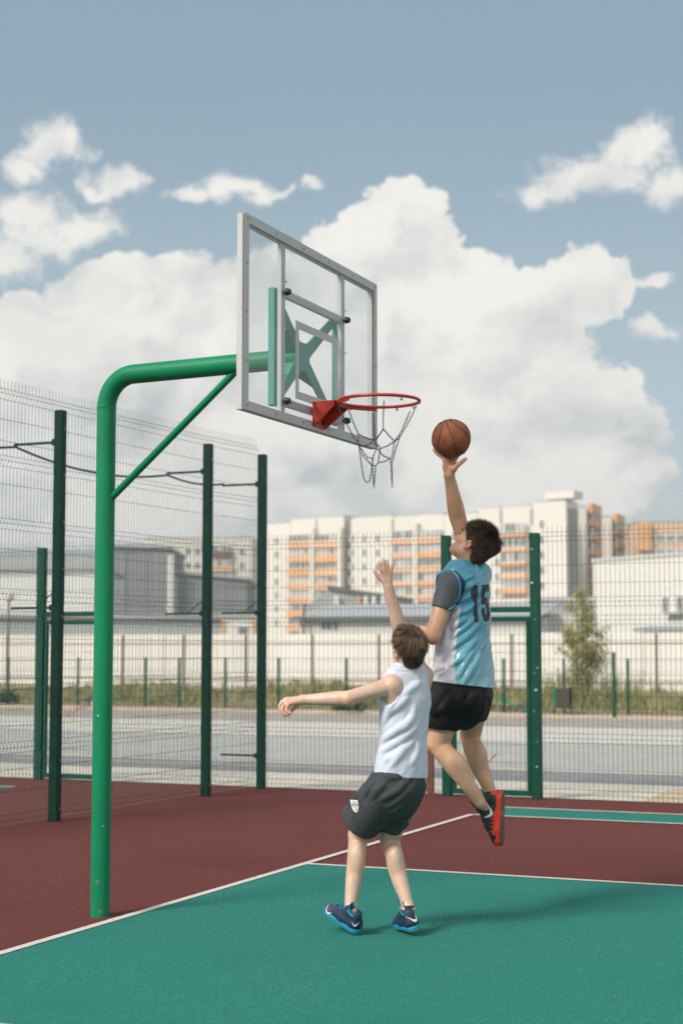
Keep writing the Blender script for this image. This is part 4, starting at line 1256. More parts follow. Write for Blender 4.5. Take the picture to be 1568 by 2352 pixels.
def add_head(sd_, c, F_, U_, neck, sc=1.):
    r, f, u = axes(F_, U_); c = Vector(c)

    def L(x, y, z): return c + (r * x + f * y + u * z) * sc
    A = (r, f, u); B = lambda p, q, k=.015, op='add': sd_.ball(L(*p), [e * sc for e in q], k, op, A)
    B((0, -.012, .035), (.074, .094, .084)); B((0, .030, -.035), (.060, .062, .078), .03)
    B((0, .052, -.085), (.040, .040, .034), .03); B((0, .070, -.100), (.022, .022, .018), .02)
    for q in (-1, 1):
        B((q * .045, .012, -.070), (.022, .030, .028), .03); B((q * .043, .058, -.028), (.022, .022, .018), .02)
        sd_.cone(L(q * .012, .086, .020), L(q * .045, .070, .022), .010 * sc, .009 * sc, .012)
        B((q * .031, .098, .000), (.017, .013, .011), .010, 'sub'); B((q * .031, .074, .000), (.014, .014, .011), .004)
        # ear: dish with a rim and a lobe
        e = L(q * .074, -.008, -.018); ea = (r * q, f, u); tilt = (r * q * .86 - f * .5, f * .86 + r * q * .5, u)
        sd_.ball(e + r * q * .008 * sc, [.009 * sc, .019 * sc, .031 * sc], .008, 'add', tilt)
        sd_.ball(e + (r * q * .017 - f * .001) * sc, [.007 * sc, .010 * sc, .017 * sc], .006, 'sub', tilt)
        sd_.ball(e + (r * q * .007 + f * .003 - u * .026) * sc, [.007 * sc, .009 * sc, .010 * sc], .008, 'add', tilt)
        B((q * .012, .094, -.043), (.008, .010, .008), .008)
    sd_.cone(L(0, .088, .008), L(0, .109, -.036), .008 * sc, .0125 * sc, .012)
    B((0, .088, -.066), (.022, .010, .006), .006); B((0, .087, -.077), (.019, .010, .007), .006)
    B((0, .100, -.0715), (.020, .008, .0016), .003, 'sub')
    sd_.cone(L(0, -.022, -.05), neck[0], .056 * sc, neck[1], .03); return L, A


def finger(sd_, pts, r0=.0092, r1=.0070): sd_.chain(pts, [r0 - (r0 - r1) * i / (len(pts) - 1) for i in range(len(pts))], .006)


def strands(name, roots, dirs, lens, m, parent, w=.0016, seg=4, curve=None, seed=0, cols=None):
    """hair: tapered ribbons bent along a path"""
    r_ = np.random.default_rng(seed); V_ = []; F_ = []; C_ = []
    for i, (p, d, l) in enumerate(zip(roots, dirs, lens)):
        p = Vector(p); d = Vector(d).normalized(); side = d.orthogonal().normalized(); side = (Matrix.Rotation(r_.random() * 6.28, 3, d) @ side) * w
        o = len(V_); q = p.copy(); dd = d.copy()
        for k in range(seg + 1):
            t = 1 - .85 * k / seg; V_ += [q - side * t, q + side * t]
            if k < seg:
                F_.append((o + 2 * k, o + 2 * k + 1, o + 2 * k + 3, o + 2 * k + 2)); q = q + dd * (l / seg)
                if curve is not None: dd = (dd + Vector(curve(q, i)) / seg).normalized()
        C_ += [cols[i]] * (2 * seg + 2)
    C_ = np.array(C_)
    return np_mesh(name, np.array([list(v) for v in V_]), np.array(F_), m, parent, lambda v: C_, relax=0)[0]


def shoe(parent, heel, toe, up, pal, label=None, mark='logo_mark', scale=1., side_mark=1, toe_mark=False, extra=None):
    """heel and toe are points on the sole; up is the way out of the foot"""
    heel, toe = Vector(heel), Vector(toe); x = (toe - heel).normalized(); y = Vector(up).cross(x).normalized(); z = x.cross(y)
    Ls = (toe - heel).length; k = Ls / .30

    def W(a, b, c): return heel + (x * a + y * b + z * c) * k
    lo = [min((W(a, b, c))[i] for a in (-.05, .36) for b in (-.09, .09) for c in (-.05, .17)) for i in range(3)]
    hi = [max((W(a, b, c))[i] for a in (-.05, .36) for b in (-.09, .09) for c in (-.05, .17)) for i in range(3)]
    ax = (x, y, z); h = .0035
    g = Sdf(lo, hi, h)
    hi_ = pal.get('high', 0.)
    g.cone(W(.042, 0, .055), W(.048, 0, .100 + hi_ * .4), .040 * k, .037 * k, .02); g.cone(W(.045, 0, .045), W(.13, 0, .050), .041 * k, .043 * k, .02)
    g.cone(W(.09, 0, .085 + hi_), W(.20, -.002, .048 + hi_ * .6), .034 * k, .036 * k, .02); g.cone(W(.13, 0, .042), W(.225, -.002, .036), .043 * k, .044 * k, .02, flat=z, fs=.85)
    g.ball(W(.245, 0, .034), [.052 * k, .043 * k, .026 * k], .02, 'add', ax)
    g.cone(W(.090, 0, .105 + hi_), W(.078, 0, .128 + hi_ * 1.8), .020 * k, .018 * k, .012)                      # tongue
    g.cone(W(.050, 0, .075), W(.058, 0, .17), .027 * k, .031 * k, .006, op='sub')             # ankle opening
    g.plane(W(0, 0, .024), -z)
    v, f = g.mesh()
    hv = Vector(heel); ya, za, xa = np.array(y), np.array(z), np.array(x); hh = np.array(heel)

    def colr(p):
        q = (p - hh) / k; a, b, c = q @ xa, q @ ya, q @ za
        o = np.tile(np.array(pal['upper']), (len(p), 1)); o[(c > .100) & (a < .10)] = pal['collar']; o[a > .215] = pal['toe']
        if 'rand' in pal:
            rand, colour = pal['rand']; o[rand(a, b, c)] = colour
        return o
    root, v, f = np_mesh('shoe', v, f, M['shoe'], parent, colr, 1)
    tree = bvh(v, f)
    for nm, c0, c1, col, grow in (('midsole', .006, .030, pal['mid'], .006), ('outsole', 0, .009, pal['out'], .002)):
        g = Sdf(lo, hi, h)
        R_ = [(.040, 0, .036 + grow), (.12, .004 * 0, .036 + grow), (.205, -.003, .044 + grow), (.258, 0, .036 + grow)]
        for (a, b, r0), (a2, b2, r2) in zip(R_[:-1], R_[1:]): g.cone(W(a, b, .02), W(a2, b2, .02), r0 * k, r2 * k, .012, flat=z, fs=3.0)
        top = c1; g.plane(W(0, 0, top), z + x * .0 - x * .03); g.plane(W(0, 0, c0), -z)
        if nm == 'outsole': g.cone(W(.115, -.08, -.002), W(.115, .08, -.002), .014 * k, .014 * k, .004, op='sub')
        a_, b_ = g.mesh()
        if len(b_): 
            cc = np.array(col); np_mesh(nm, a_, b_, M['shoe_sole'], root, lambda p: np.tile(cc, (len(p), 1)), 1)
    # laces: crossing cords on the instep and a bow
    b = MB()
    for i in range(5):
        a = .108 + .022 * i; pts = []
        for q in range(9):
            e = -1 + 2 * q / 8; s_ = W(a + .012 * e * (-1) ** i, .022 * e, .16); hit = tree.ray_cast(s_, -z)
            if hit[0] is not None: pts.append(hit[0] + hit[1] * .003)
        if len(pts) > 2: b.tube(pts, .0032, 6)
    c = W(.100, 0, .112 + hi_)
    for sg in (-1, 1):
        b.tube([c, c + (y * sg * .022 + z * .016 + x * .006) * k, c + (y * sg * .040 + z * .002 + x * .016) * k, c + (y * sg * .024 - z * .010 + x * .010) * k, c], .0034, 6)
        b.tube([c, c + (y * sg * .018 + x * .024 - z * .004) * k, c + (y * sg * .036 + x * .045 - z * .02) * k], .003, 6)
    b.tube([W(.070, 0, .124 + hi_ * 1.8), W(.076, 0, .150 + hi_ * 1.8), W(.088, 0, .128 + hi_ * 1.8)], .0045, 6)
    b.build('lace', pal['lace'], root, True)
    b = MB(); pts = []
    for q in range(25):
        a = 2 * math.pi * q / 24; p0 = W(.054 + .036 * math.cos(a), .034 * math.sin(a), .112 + .008 * math.cos(a)); near = tree.find_nearest(p0)
        pts.append(near[0] + near[1] * .001)
    b.tube(pts[:-1], .0042, 6, closed=True); b.build('collar_trim', pal['trim'], root, True)
    if side_mark:
        sg = side_mark
        decal(mark, tree, lambda u, w: SWOOSH(u / .105, w / .105), -.055, .055, -.03, .04, lambda u, w: W(.085 - u * pal.get('flip', 1) + .01, .12 * sg, .068 + w), lambda u, w: -y * sg, M['mark_white'], root, .0022, .003)
    if toe_mark:
        decal(mark, tree, lambda u, w: SWOOSH(u / .085, w / .085), -.045, .045, -.03, .03, lambda u, w: W(.222 + w, .1, .045 - u * .6), lambda u, w: -y, M['mark_white'], root, .0022, .003)
    if extra: extra(root, tree, W, x, y, z, k)
    return root


M['skin_tan'] = mat('tanned_skin', (.50, .285, .19), .42, .16, 22, .10, 160, sss=.12, attr='Col')
M['skin_pale'] = mat('fair_skin', (.62, .43, .34), .44, .15, 22, .10, 160, sss=.12, attr='Col')
M['jersey'] = mat('satin_jersey', (.1, .4, .6), .27, .10, 30, .08, 700, attr='Col', spec=.9, sheen=.25)
M['tee_white'] = mat('white_knit_vest', (.56, .605, .72), .8, .05, 20, .3, 500, sheen=.3)
M['tee_grey'] = mat('grey_stretch_tee', (.060, .073, .082), .6, .10, 30, .2, 500, sheen=.25)
M['shorts_black'] = mat('black_shorts', (.005, .006, .007), .6, .2, 20, .2, 300, spec=.25)
M['shorts_grey'] = mat('heather_shorts', (.020, .025, .028), .85, 0, 85, .12, 300, col2=(.082, .090, .096), stretch=(1, 1, 3.0), spec=.2)
M['hair_dark'] = mat('dark_brown_hair', (.03, .02, .015), .5, attr='Col')
M['hair_mid'] = mat('brown_hair', (.05, .03, .02), .5, attr='Col')
M['number'] = mat('number_black', (.012, .014, .020), .5)
M['piping_blue'] = mat('piping_blue', (.045, .28, .50), .5); M['piping_navy'] = mat('piping_navy', (.010, .018, .035), .5)
M['mark_white'] = mat('mark_white', (.78, .77, .76), .5)
M['shoe'] = mat('shoe_upper', (.02, .03, .05), .55, .08, 60, .25, 500, attr='Col'); M['shoe_sole'] = mat('shoe_sole', (.02, .3, .5), .5, .05, 30, attr='Col')
M['lace_teal'] = mat('lace_teal', (.005, .23, .36), .7); M['lace_black'] = mat('lace_black', (.01, .011, .013), .7)
M['sock'] = mat('dark_sock', (.03, .033, .038), .9)
M['brow'] = mat('eyebrow', (.03, .02, .014), .8)


def skin_col(base, red, spots):
    def f(p):
        o = np.tile(np.array(base), (len(p), 1)); n = vnoise(p * 14)[:, None]; n2 = vnoise(p * 42, 3)[:, None]; o = o * (.90 + .16 * n + .06 * n2); o = o + (np.array(red) - o) * .35 * np.clip(vnoise(p * 9, 8)[:, None] - .45, 0, 1)
        for c, r in spots:
            w = np.exp(-((p - np.array(c)) ** 2).sum(1) / (r * r))[:, None]; o = o * (1 - w) + np.array(red) * w
        return o
    return f


def hair_cap(c, F_, U_, sc, fat=1.0):
    r, f, u = axes(F_, U_); c = Vector(c); A = (r, f, u)

    def L(x, y, z): return c + (r * x + f * y + u * z) * sc
    g = Sdf(np.array(c) - .2, np.array(c) + .2, .004)
    g.ball(L(0, -.020, .042), [.079 * fat * sc, .103 * fat * sc, .087 * fat * sc], .02, 'add', A)
    g.ball(L(0, -.066, -.030), [.058 * sc, .040 * sc, .058 * sc], .03, 'add', A)
    g.plane(L(0, .070, .066), f * .82 - u * .57, .012)
    for q in (-1, 1): g.ball(L(q * .084, -.006, -.030), [.03 * sc, .026 * sc, .036 * sc], .01, 'sub', A)
    return g.mesh(), L, (r, f, u)


def hair(parent, c, F_, U_, sc, m, base, tip, n, length, mode, seed):
    (v, f), L, (r, ff, u) = hair_cap(c, F_, U_, sc)
    rr = np.random.default_rng(seed)
    cap, v, f = np_mesh('hair', v, f, m, parent, lambda p: np.tile(np.array(base) * .6, (len(p), 1)) * (.7 + .6 * vnoise(p * 60))[:, None], 2)
    p0 = v[f[:, 0]]; nn = np.cross(v[f[:, 1]] - v[f[:, 0]], v[f[:, 2]] - v[f[:, 0]]); nn /= np.linalg.norm(nn, axis=1)[:, None] + 1e-12
    ids = rr.integers(0, len(f), n); crown = np.array(L(.012, -.075, .105)); R_, F__, U__ = (np.array(q) for q in (r, ff, u)); cc = np.array(L(0, -.02, .03))
    roots, dirs, lens, cols = [], [], [], []
    for i in ids:
        p = p0[i]; nm = nn[i]
        if nm @ (p - cc) < 0: continue
        q = (p - cc) / sc; hgt = q @ U__; fwd = q @ F__
        e = p - crown; e = e - nm * (e @ nm); dist = np.linalg.norm(e) + 1e-6; e /= dist; sw = np.cross(nm, e)
        if mode == 'whorl':
            d = e * 1.0 + sw * .75 * math.exp(-dist / .06) + nm * .30 + rr.normal(0, .16, 3); l = length * (.55 + .6 * rr.random()) * (.55 + .45 * np.clip((hgt + .06) / .1, 0, 1))
        else:
            d = e * .70 + nm * .62 - F__ * .15 + U__ * .12 + rr.normal(0, .13, 3); l = length * (.6 + .5 * rr.random()) * (.42 + .58 * np.clip((hgt + .03) / .09, 0, 1))
        roots.append(p - nm * .002); dirs.append(d); lens.append(l * sc); t = rr.random() ** 1.6
        k = vnoise((p * 45)[None, :], 5)[0]; t = np.clip(t * .75 + (k - .5) * .7, 0, 1)
        cols.append(np.array(base) * (1 - t) + np.array(tip) * t)
    g = -np.array([0, 0, 1.])
    strands('hair_strands', roots, dirs, lens, m, cap, .0013, 4, lambda q, i: (cc - np.array(q)) * (3.2 if mode == 'whorl' else 1.2) + g * .15, seed, cols)
    return L, (r, ff, u)


def merge(gs, k):
    a = gs[0].D
    for g in gs[1:]:
        h = np.clip(k - np.abs(a - g.D), 0, None) / k; a = np.minimum(a, g.D) - h * h * k * .25
    gs[0].D = a.astype(np.float32); return gs[0]


def build_defender():
    base = P(872, 2150, 9.2); base.z = 0
    me = empty('person', base, 'young player in white sleeveless top and grey shorts, back turned, one arm raised to block', 'person')
    g = Sdf((-.42, 8.80, -.02), (.62, 9.72, 2.20), .004)
    fl = (-.6, .8, 0)
    cH = P(937, 1487, 9.13); FH, UH = (-.44, .74, .48), (.06, -.5, .86)
    add_head(g, cH, FH, UH, (P(929, 1556, 9.20), .060), 1.04)
    # torso under the shirt
    g.stack([(P(931, 1590, 9.17), .135), (P(927, 1665, 9.17), .122), (P(921, 1765, 9.17), .128)], fl, .66)
    LS, LE, LW = P(899, 1575, 9.07), P(799, 1604, 8.99), P(696, 1608, 9.04)
    RS, RE, RW = P(972, 1552, 9.27), P(923, 1464, 9.36), P(891, 1349, 9.29)
    g.cone(P(929, 1553, 9.19), LS, .050, .050, .04); g.cone(P(929, 1553, 9.19), RS, .050, .046, .04)
    g.cone(LS, P(915, 1622, 9.12), .055, .07, .05); g.cone(RS, P(950, 1620, 9.22), .05, .07, .05)
    g.chain([LS, LS.lerp(LE, .35), LS.lerp(LE, .75), LE], [.053, .046, .041, .040], .02)
    g.chain([LE, LE.lerp(LW, .28), LE.lerp(LW, .65), LW], [.038, .0405, .033, .0265], .02)
    g.ball(LE + Vector((0, -.010, -.012)), .030, .02)
    g.chain([RS, RS.lerp(RE, .5), RE], [.050, .046, .043], .02)
    g.chain([RE, RE.lerp(RW, .28), RE.lerp(RW, .65), RW], [.040, .042, .034, .027], .02)
    # left hand, hanging from the wrist, fingers curled under
    fb = [[(657, 1606, 9.085), (646, 1614, 9.085), (645, 1628, 9.08), (650, 1637, 9.07)],
          [(655, 1610, 9.058), (643, 1620, 9.055), (645, 1636, 9.05), (655, 1645, 9.045)],
          [(657, 1615, 9.03), (648, 1627, 9.02), (653, 1639, 9.015), (662, 1643, 9.015)],
          [(662, 1618, 9.005), (657, 1629, 8.995), (662, 1637, 8.99), (669, 1638, 8.99)]]
    for q, rr in zip(fb, (.0092, .0096, .0092, .0082)):
        pp = [P(*e) for e in q]; g.cone(LW, pp[0], .022, .0125, .014); finger(g, pp, rr, rr * .78)
    th = [P(684, 1617, 9.075), P(675, 1627, 9.10), P(667, 1635, 9.105)]; g.cone(LW, th[0], .020, .014, .014); finger(g, th, .011, .008)
    # right hand, open, back of the hand to us
    fb = [[(876, 1312, 9.275), (873, 1303, 9.272), (871, 1296, 9.27), (870, 1291, 9.272)],
          [(883, 1310, 9.275), (881.5, 1300, 9.272), (880.5, 1292, 9.27), (880, 1285, 9.272)],
          [(890, 1312, 9.28), (889.5, 1302, 9.276), (889, 1295, 9.275), (888.5, 1288, 9.277)],
          [(897, 1316, 9.285), (898.5, 1308, 9.28), (899.5, 1302, 9.28), (900.5, 1297, 9.28)]]
    for q, rr in zip(fb, (.0094, .0097, .0094, .0085)):
        pp = [P(*e) for e in q]; g.cone(RW, pp[0], .021, .0140, .010, flat=(0, 1, 0), fs=.75); finger(g, pp, rr, rr * .76)
    th = [P(881, 1334, 9.285), P(871, 1328, 9.28), P(864, 1319, 9.275), P(859.5, 1311, 9.272)]; g.cone(RW, th[0], .019, .0165, .012); g.cone(th[0], th[1], .0165, .0120, .010); finger(g, th[1:], .0118, .0082)
    # legs
    LH, LK, LA = P(897, 1805, 9.15), P(823, 1921, 9.33), P(805, 2092, 9.215)
    g.cone(LH, LK, .088, .060, .03); g.chain([LK, P(818, 1968, 9.305), P(812, 2020, 9.27), P(806, 2066, 9.235), LA], [.056, .050, .0455, .0345, .0325], .02)
    g.ball(P(820, 1972, 9.265), [.044, .045, .085], .03); g.ball(P(820, 1914, 9.36), [.044, .04, .05], .03)
    g.ball(LA + Vector((-.028, -.015, 0)), .014, .02); g.ball(LA + Vector((.024, -.02, 0)), .013, .02)
    RH, RK, RA = P(943, 1805, 9.2), P(894, 1926, 9.36), P(937, 2088, 9.195)
    g.cone(RH, RK, .088, .058, .03); g.chain([RK, P(906, 1970, 9.32), P(918, 2022, 9.27), P(931, 2062, 9.22), RA], [.055, .050, .046, .035, .033], .02)
    g.ball(P(907, 1976, 9.275), [.044, .045, .085], .03)
    g.ball(RA + Vector((.026, 0, 0)), .013, .02); g.ball(RA + Vector((-.026, 0, 0)), .013, .02)
    g.cone(LA, LA + Vector((-.03, .05, -.05)), .034, .03, .02); g.cone(RA, RA + Vector((-.02, .06, -.03)), .034, .03, .02)
    v, f = g.mesh()
    sp = [(LE + Vector((0, -.04, -.02)), .028), (P(665, 1625, 9.0), .05), (P(885, 1315, 9.25), .035), (LK, .06), (RK, .06), (P(900, 1497, 9.06), .035), (LA, .05)]
    np_mesh('body', v, f, M['skin_pale'], me, skin_col((.63, .435, .33), (.62, .30, .22), sp), 1)
    hair(me, cH, FH, UH, 1.04, M['hair_mid'], (.030, .019, .013), (.31, .19, .105), 13000, .052, 'whorl', 5)
    # shirt
    fold = [[-9, 0, 10], [2.6, 5, 2.2], [6, 9, -3]]
    s = Sdf((.10, 8.86, .80), (.62, 9.55, 1.68), .004)
    s.stack([(P(932, 1572, 9.18), .140), (P(929, 1606, 9.17), .157), (P(926, 1665, 9.17), .147), (P(925, 1716, 9.17), .137), (P(921, 1758, 9.17), .155), (P(919, 1800, 9.17), .166)], fl, .72)
    s.cone(P(905, 1560, 9.10), P(966, 1553, 9.27), .048, .052, .05); s.cone(P(920, 1552, 9.17), P(940, 1550, 9.21), .062, .062, .03)
    s.wrinkle(.0065, fold, 1, mask=lambda p: .35 + .9 * np.clip((1.52 - p[:, 2]) / .5, 0, 1))
    s.wrinkle(.0030, [[-20, 3, 16], [5, 8, 5], [8, 20, -6]], 4)
    s.folds([[(884, 1712), (915, 1690), (948, 1668), (966, 1640)], [(880, 1738), (918, 1718), (955, 1690), (972, 1668)], [(892, 1760), (930, 1738), (968, 1708)],
             [(900, 1648), (925, 1625), (950, 1600)], [(930, 1690), (955, 1655), (962, 1625)], [(935, 1600), (962, 1580), (978, 1572)], [(886, 1670), (900, 1640), (904, 1620)],
             [(905, 1772), (925, 1745), (935, 1720)], [(955, 1770), (968, 1740), (970, 1715)]], 8.6, .0055, .012, .024)
    s.cone(P(876, 1592, 9.00), P(790, 1608, 8.80), .094, .13, .006, op='sub')
    s.cone(P(984, 1540, 9.33), P(940, 1450, 9.50), .058, .08, .006, op='sub')
    s.plane(P(919, 1783, 9.17), (-.08, 0, -1)); s.cone(P(926, 1535, 9.2), P(926, 1515, 9.2), .064, .072, .006, op='sub')
    v, f = s.mesh(); so_, v, f = np_mesh('shirt', v, f, M['tee_white'], me, None, 1); tr = bvh(v, f)

    def trim(pts, r, nm, m, par, tree, closed=False, lift=.0, y=9.0):
        b = MB(); o = []
        for x, yy in pts:
            h = tree.find_nearest(P(x, yy, y)); o.append(h[0] + h[1] * lift)
        b.tube(o, r, 6, closed=closed); b.build(nm, m, par, True)
    trim([(893, 1551), (902, 1560), (909, 1574), (912, 1592), (907, 1611), (896, 1625), (883, 1624), (873, 1612)], .0035, 'armhole_hem', M['tee_white'], so_, tr)
    trim([(902, 1540), (912, 1543), (926, 1543), (940, 1539), (951, 1532)], .0042, 'neck_band', M['tee_white'], so_, tr, y=9.08)
    # shorts: waist and two legs, each leg cut at its hem
    lo, hi = (-.06, 8.92, .38), (.62, 9.62, .98)
    a, b, c = (Sdf(lo, hi, .004) for _ in range(3))
    a.stack([(P(919, 1768, 9.17), .132), (P(917, 1800, 9.17), .146), (P(910, 1830, 9.19), .134)], fl, .80)
    b.cone(P(893, 1812, 9.15), P(818, 1898, 9.33), .128, .122, .02); tdir = P(818, 1898, 9.33) - P(893, 1812, 9.15); b.plane(P(822, 1889, 9.30), tdir)
    c.cone(P(935, 1808, 9.21), P(895, 1900, 9.35), .104, .086, .02); tdr = P(905, 1898, 9.35) - P(938, 1815, 9.21); c.plane(P(897, 1896, 9.34), tdr)
    s = merge([a, b, c], .03)
    s.wrinkle(.007, [[9, 0, 8], [-3, 6, 3], [5, 8, -5]], 9); s.plane(P(919, 1772, 9.17), (0, 0, 1))
    s.folds([[(955, 1800), (915, 1835), (870, 1862)], [(965, 1815), (930, 1850), (890, 1880)], [(880, 1800), (850, 1830), (825, 1868)], [(905, 1795), (872, 1828), (850, 1862)], [(960, 1832), (930, 1868), (905, 1892)],
             [(868, 1792), (900, 1800), (935, 1798)], [(840, 1835), (815, 1855), (800, 1880)]], 8.6, .0065, .014, .024)
    v, f = s.mesh(); sh, v, f = np_mesh('shorts', v, f, M['shorts_grey'], me, None, 1); tr = bvh(v, f)
    shield = inpoly([(-.5, .48), (.5, .40), (.46, -.1), (.25, -.42), (0, -.55), (-.28, -.40), (-.48, -.08)])

    def emblem(u, w):
        x, y = u / .052, w / .070
        if not shield(x, y): return False
        if not shield(x * 1.18, y * 1.16): return True
        if y > .12: return not (abs((x * 4.2) % 1 - .5) > .30 and y < .36) and y < .42
        q = math.hypot(x, (y + .17) * 1.25); return q < .33 and abs(q - .2) > .03 and abs(x + y * .3) > .04
    decal('emblem', tr, emblem, -.032, .032, -.042, .042, lambda u, w: P(803, 1862, 8.9) + Vector((u * .9 - w * .22, 0, w + u * .12)), lambda u, w: Vector((.12, 1, 0)).normalized(), M['mark_white'], sh, .0016, .002)
    # shoes
    pal = dict(upper=(.010, .026, .062), collar=(.008, .05, .09), toe=(.035, .042, .085), mid=(.004, .26, .46), out=(.50, .52, .20), high=.014, lace=M['lace_teal'], trim=M['lace_teal'])

    def heel_mark(root, tree, W, x, y, z, k):
        decal('logo_mark', tree, lambda u, w: SWOOSH(-u / .05, w / .05), -.027, .027, -.015, .02, lambda u, w: W(.02 - u * .6, .12, .065 + w), lambda u, w: -y, M['mark_white'], root, .002, .003)
        decal('logo_mark', tree, lambda u, w: SWOOSH(u / .095, w / .105), -.05, .05, -.03, .04, lambda u, w: W(.222 - u * .75 + w * .3, .14, .050 - u * .28 + w * .8), lambda u, w: (-y - z * .1).normalized(), M['mark_white'], root, .002, .003)

    def rear_mark(root, tree, W, x, y, z, k):
        decal('logo_mark', tree, lambda u, w: SWOOSH(-u / .085, w / .105), -.05, .05, -.03, .045, lambda u, w: W(-.15, -u * .8, .070 + w + u * .0), lambda u, w: x, M['mark_white'], root, .002, .003)
    L1 = shoe(me, P(825, 2146, 9.17), P(746, 2092, 9.36), (-.05, -.22, 1), pal, side_mark=0, extra=heel_mark)
    L1['label'] = 'navy and teal shoe pointing left with its toe lifted'
    L2 = shoe(me, P(956, 2139, 9.115), P(913, 2128, 9.38), (-.36, .06, 1), pal, side_mark=0, extra=rear_mark)
    L2['label'] = 'navy and teal shoe seen from the heel'
    b = MB(); b.tube([RA + Vector((0, 0, -.01)), RA + Vector((0, .0, .022))], [.040, .0375], 20); b.build('sock', M['sock'], me, True)


build_defender()


def build_jumper():
    base = P(1075, 2060, 9.75); base.z = 0
    me = empty('person', base, 'leaping player in blue jersey with number 15 and black shorts, stretching up with the ball', 'person')
    g = Sdf((.28, 9.38, .38), (1.06, 10.16, 2.92), .004)
    fl = (-.64, .77, 0)
    cH = P(1086, 1250, 9.74); FH, UH = (-.70, .36, .62), (.62, -.1, .78)
    add_head(g, cH, FH, UH, (P(1068, 1308, 9.76), .064), 1.06)
    g.stack([(P(1068, 1345, 9.77), .140), (P(1066, 1440, 9.76), .138), (P(1064, 1560, 9.75), .145)], fl, .70)
    LS, LE, LW = P(1034, 1342, 9.63), P(993, 1462, 9.55), P(938, 1446, 9.79)
    RS, RE, RW = P(1084, 1296, 9.90), P(1050, 1186, 9.83), P(1031, 1090, 9.70)
    g.cone(P(1068, 1312, 9.76), LS, .055, .055, .04); g.cone(P(1068, 1312, 9.76), RS, .055, .055, .04); g.cone(RS, P(1085, 1380, 9.85), .06, .08, .05)
    g.chain([LS, LS.lerp(LE, .4), LS.lerp(LE, .8), LE], [.060, .057, .050, .045], .02); g.ball(LE + Vector((.004, -.01, -.012)), .036, .02)
    g.chain([LE, LE.lerp(LW, .3), LE.lerp(LW, .7), LW], [.045, .047, .037, .029], .02)
    g.chain([RS, RS.lerp(RE, .45), RS.lerp(RE, .8), RE], [.060, .052, .049, .050], .02)
    g.chain([RE, RE.lerp(RW, .22), RE.lerp(RW, .6), RW], [.050, .050, .040, .031], .02)
    # resting left hand behind the defender's head
    for q in (-.024, -.008, .009, .025):
        a = LW + Vector((-.045, .075, q)); g.cone(LW, a, .022, .013, .012); finger(g, [a, a + Vector((-.02, .03, q * .2)), a + Vector((-.03, .05, -.012)), a + Vector((-.022, .058, -.030))])
    a = LW + Vector((-.02, .03, .03)); g.cone(LW, a, .02, .014, .012); finger(g, [a, a + Vector((-.01, .03, .022)), a + Vector((-.02, .052, .026))], .0105, .008)
    # raised hand under the ball
    BC, BR = P(1036, 1007, 9.67), .1205

    def on(phi, th, rad):
        a, t = R(phi), R(th); return BC + Vector((math.sin(t) * math.sin(a), math.sin(t) * math.cos(a), -math.cos(t))) * rad
    for phi, mx, rr in ((-88, 58, .0086), (-38, 66, .0098), (-2, 70, .0102), (34, 64, .0098)):
        k = on(phi, 17, BR + .017); g.cone(RW, k, .026, .0145, .014); p = [k] + [on(phi, 17 + (mx - 17) * t, BR + rr * .9) for t in (.34, .68, 1)]; finger(g, p, rr + .001, rr * .78)
    th = [P(1041, 1077, 9.67), P(1051, 1068, 9.65), P(1061, 1060, 9.64), P(1069.5, 1053.5, 9.635)]
    g.cone(RW, th[0], .024, .020, .014); g.cone(th[0], th[1], .020, .0135, .012); finger(g, th[1:], .0130, .0088)
    g.ball(P(1027, 1073, 9.69), [.030, .020, .034], .015)
    # legs
    LH, LK, LA = P(1034, 1600, 9.68), P(1006, 1708, 9.73), P(1106, 1846, 9.66)
    g.cone(LH, LK, .096, .070, .03); g.chain([LK, P(1024, 1735, 9.71), P(1050, 1768, 9.69), P(1080, 1810, 9.665), LA], [.064, .062, .058, .044, .034], .02)
    g.ball(P(1052, 1756, 9.68), [.052, .05, .08], .04, 'add', (Vector((.8, 0, .6)), Vector((0, 1, 0)), Vector((.6, 0, -.8)))); g.ball(P(996, 1706, 9.75), [.045, .05, .05], .03)
    RH, RK, RA = P(1092, 1600, 9.86), P(1079, 1690, 9.99), P(1127, 1830, 9.90)
    g.cone(RH, RK, .092, .066, .03); g.chain([RK, P(1088, 1726, 9.95), P(1103, 1765, 9.92), P(1118, 1800, 9.905), RA], [.060, .058, .052, .042, .037], .02)
    g.ball(P(1098, 1738, 9.91), [.050, .048, .09], .04)
    for A_ in (LA, RA):
        g.ball(A_ + Vector((-.005, -.03, 0)), .014, .02); g.cone(A_, A_ + Vector((.035, 0, -.03)), .032, .024, .02)
    v, f = g.mesh()
    sp = [(LE + Vector((.01, -.03, -.03)), .045), (P(1068, 1264, 9.66), .03), (P(1050, 1222, 9.7), .035), (LK, .05), (P(1031, 1065, 9.66), .05)]
    np_mesh('body', v, f, M['skin_tan'], me, skin_col((.62, .37, .235), (.60, .26, .17), sp), 1)
    L, (r, ff, u) = hair(me, cH, FH, UH, 1.15, M['hair_dark'], (.028, .019, .014), (.23, .15, .105), 15000, .037, 'spiky', 8)
    b = MB(); b.tube([L(-.048, .074, .020), L(-.034, .090, .028), L(-.016, .096, .026)], [.003, .0045, .003], 6); b.tube([L(-.046, .080, -.002), L(-.034, .092, .001), L(-.024, .094, -.002)], .0022, 6); b.build('eyebrow', M['brow'], me, True)
    # jersey
    s = Sdf((.36, 9.40, 1.24), (.99, 10.12, 2.22), .004)
    s.stack([(P(1072, 1326, 9.78), .148), (P(1068, 1352, 9.77), .168), (P(1066, 1420, 9.76), .168), (P(1064, 1500, 9.75), .180), (P(1064, 1545, 9.75), .196), (P(1064, 1600, 9.75), .210)], fl, .76)
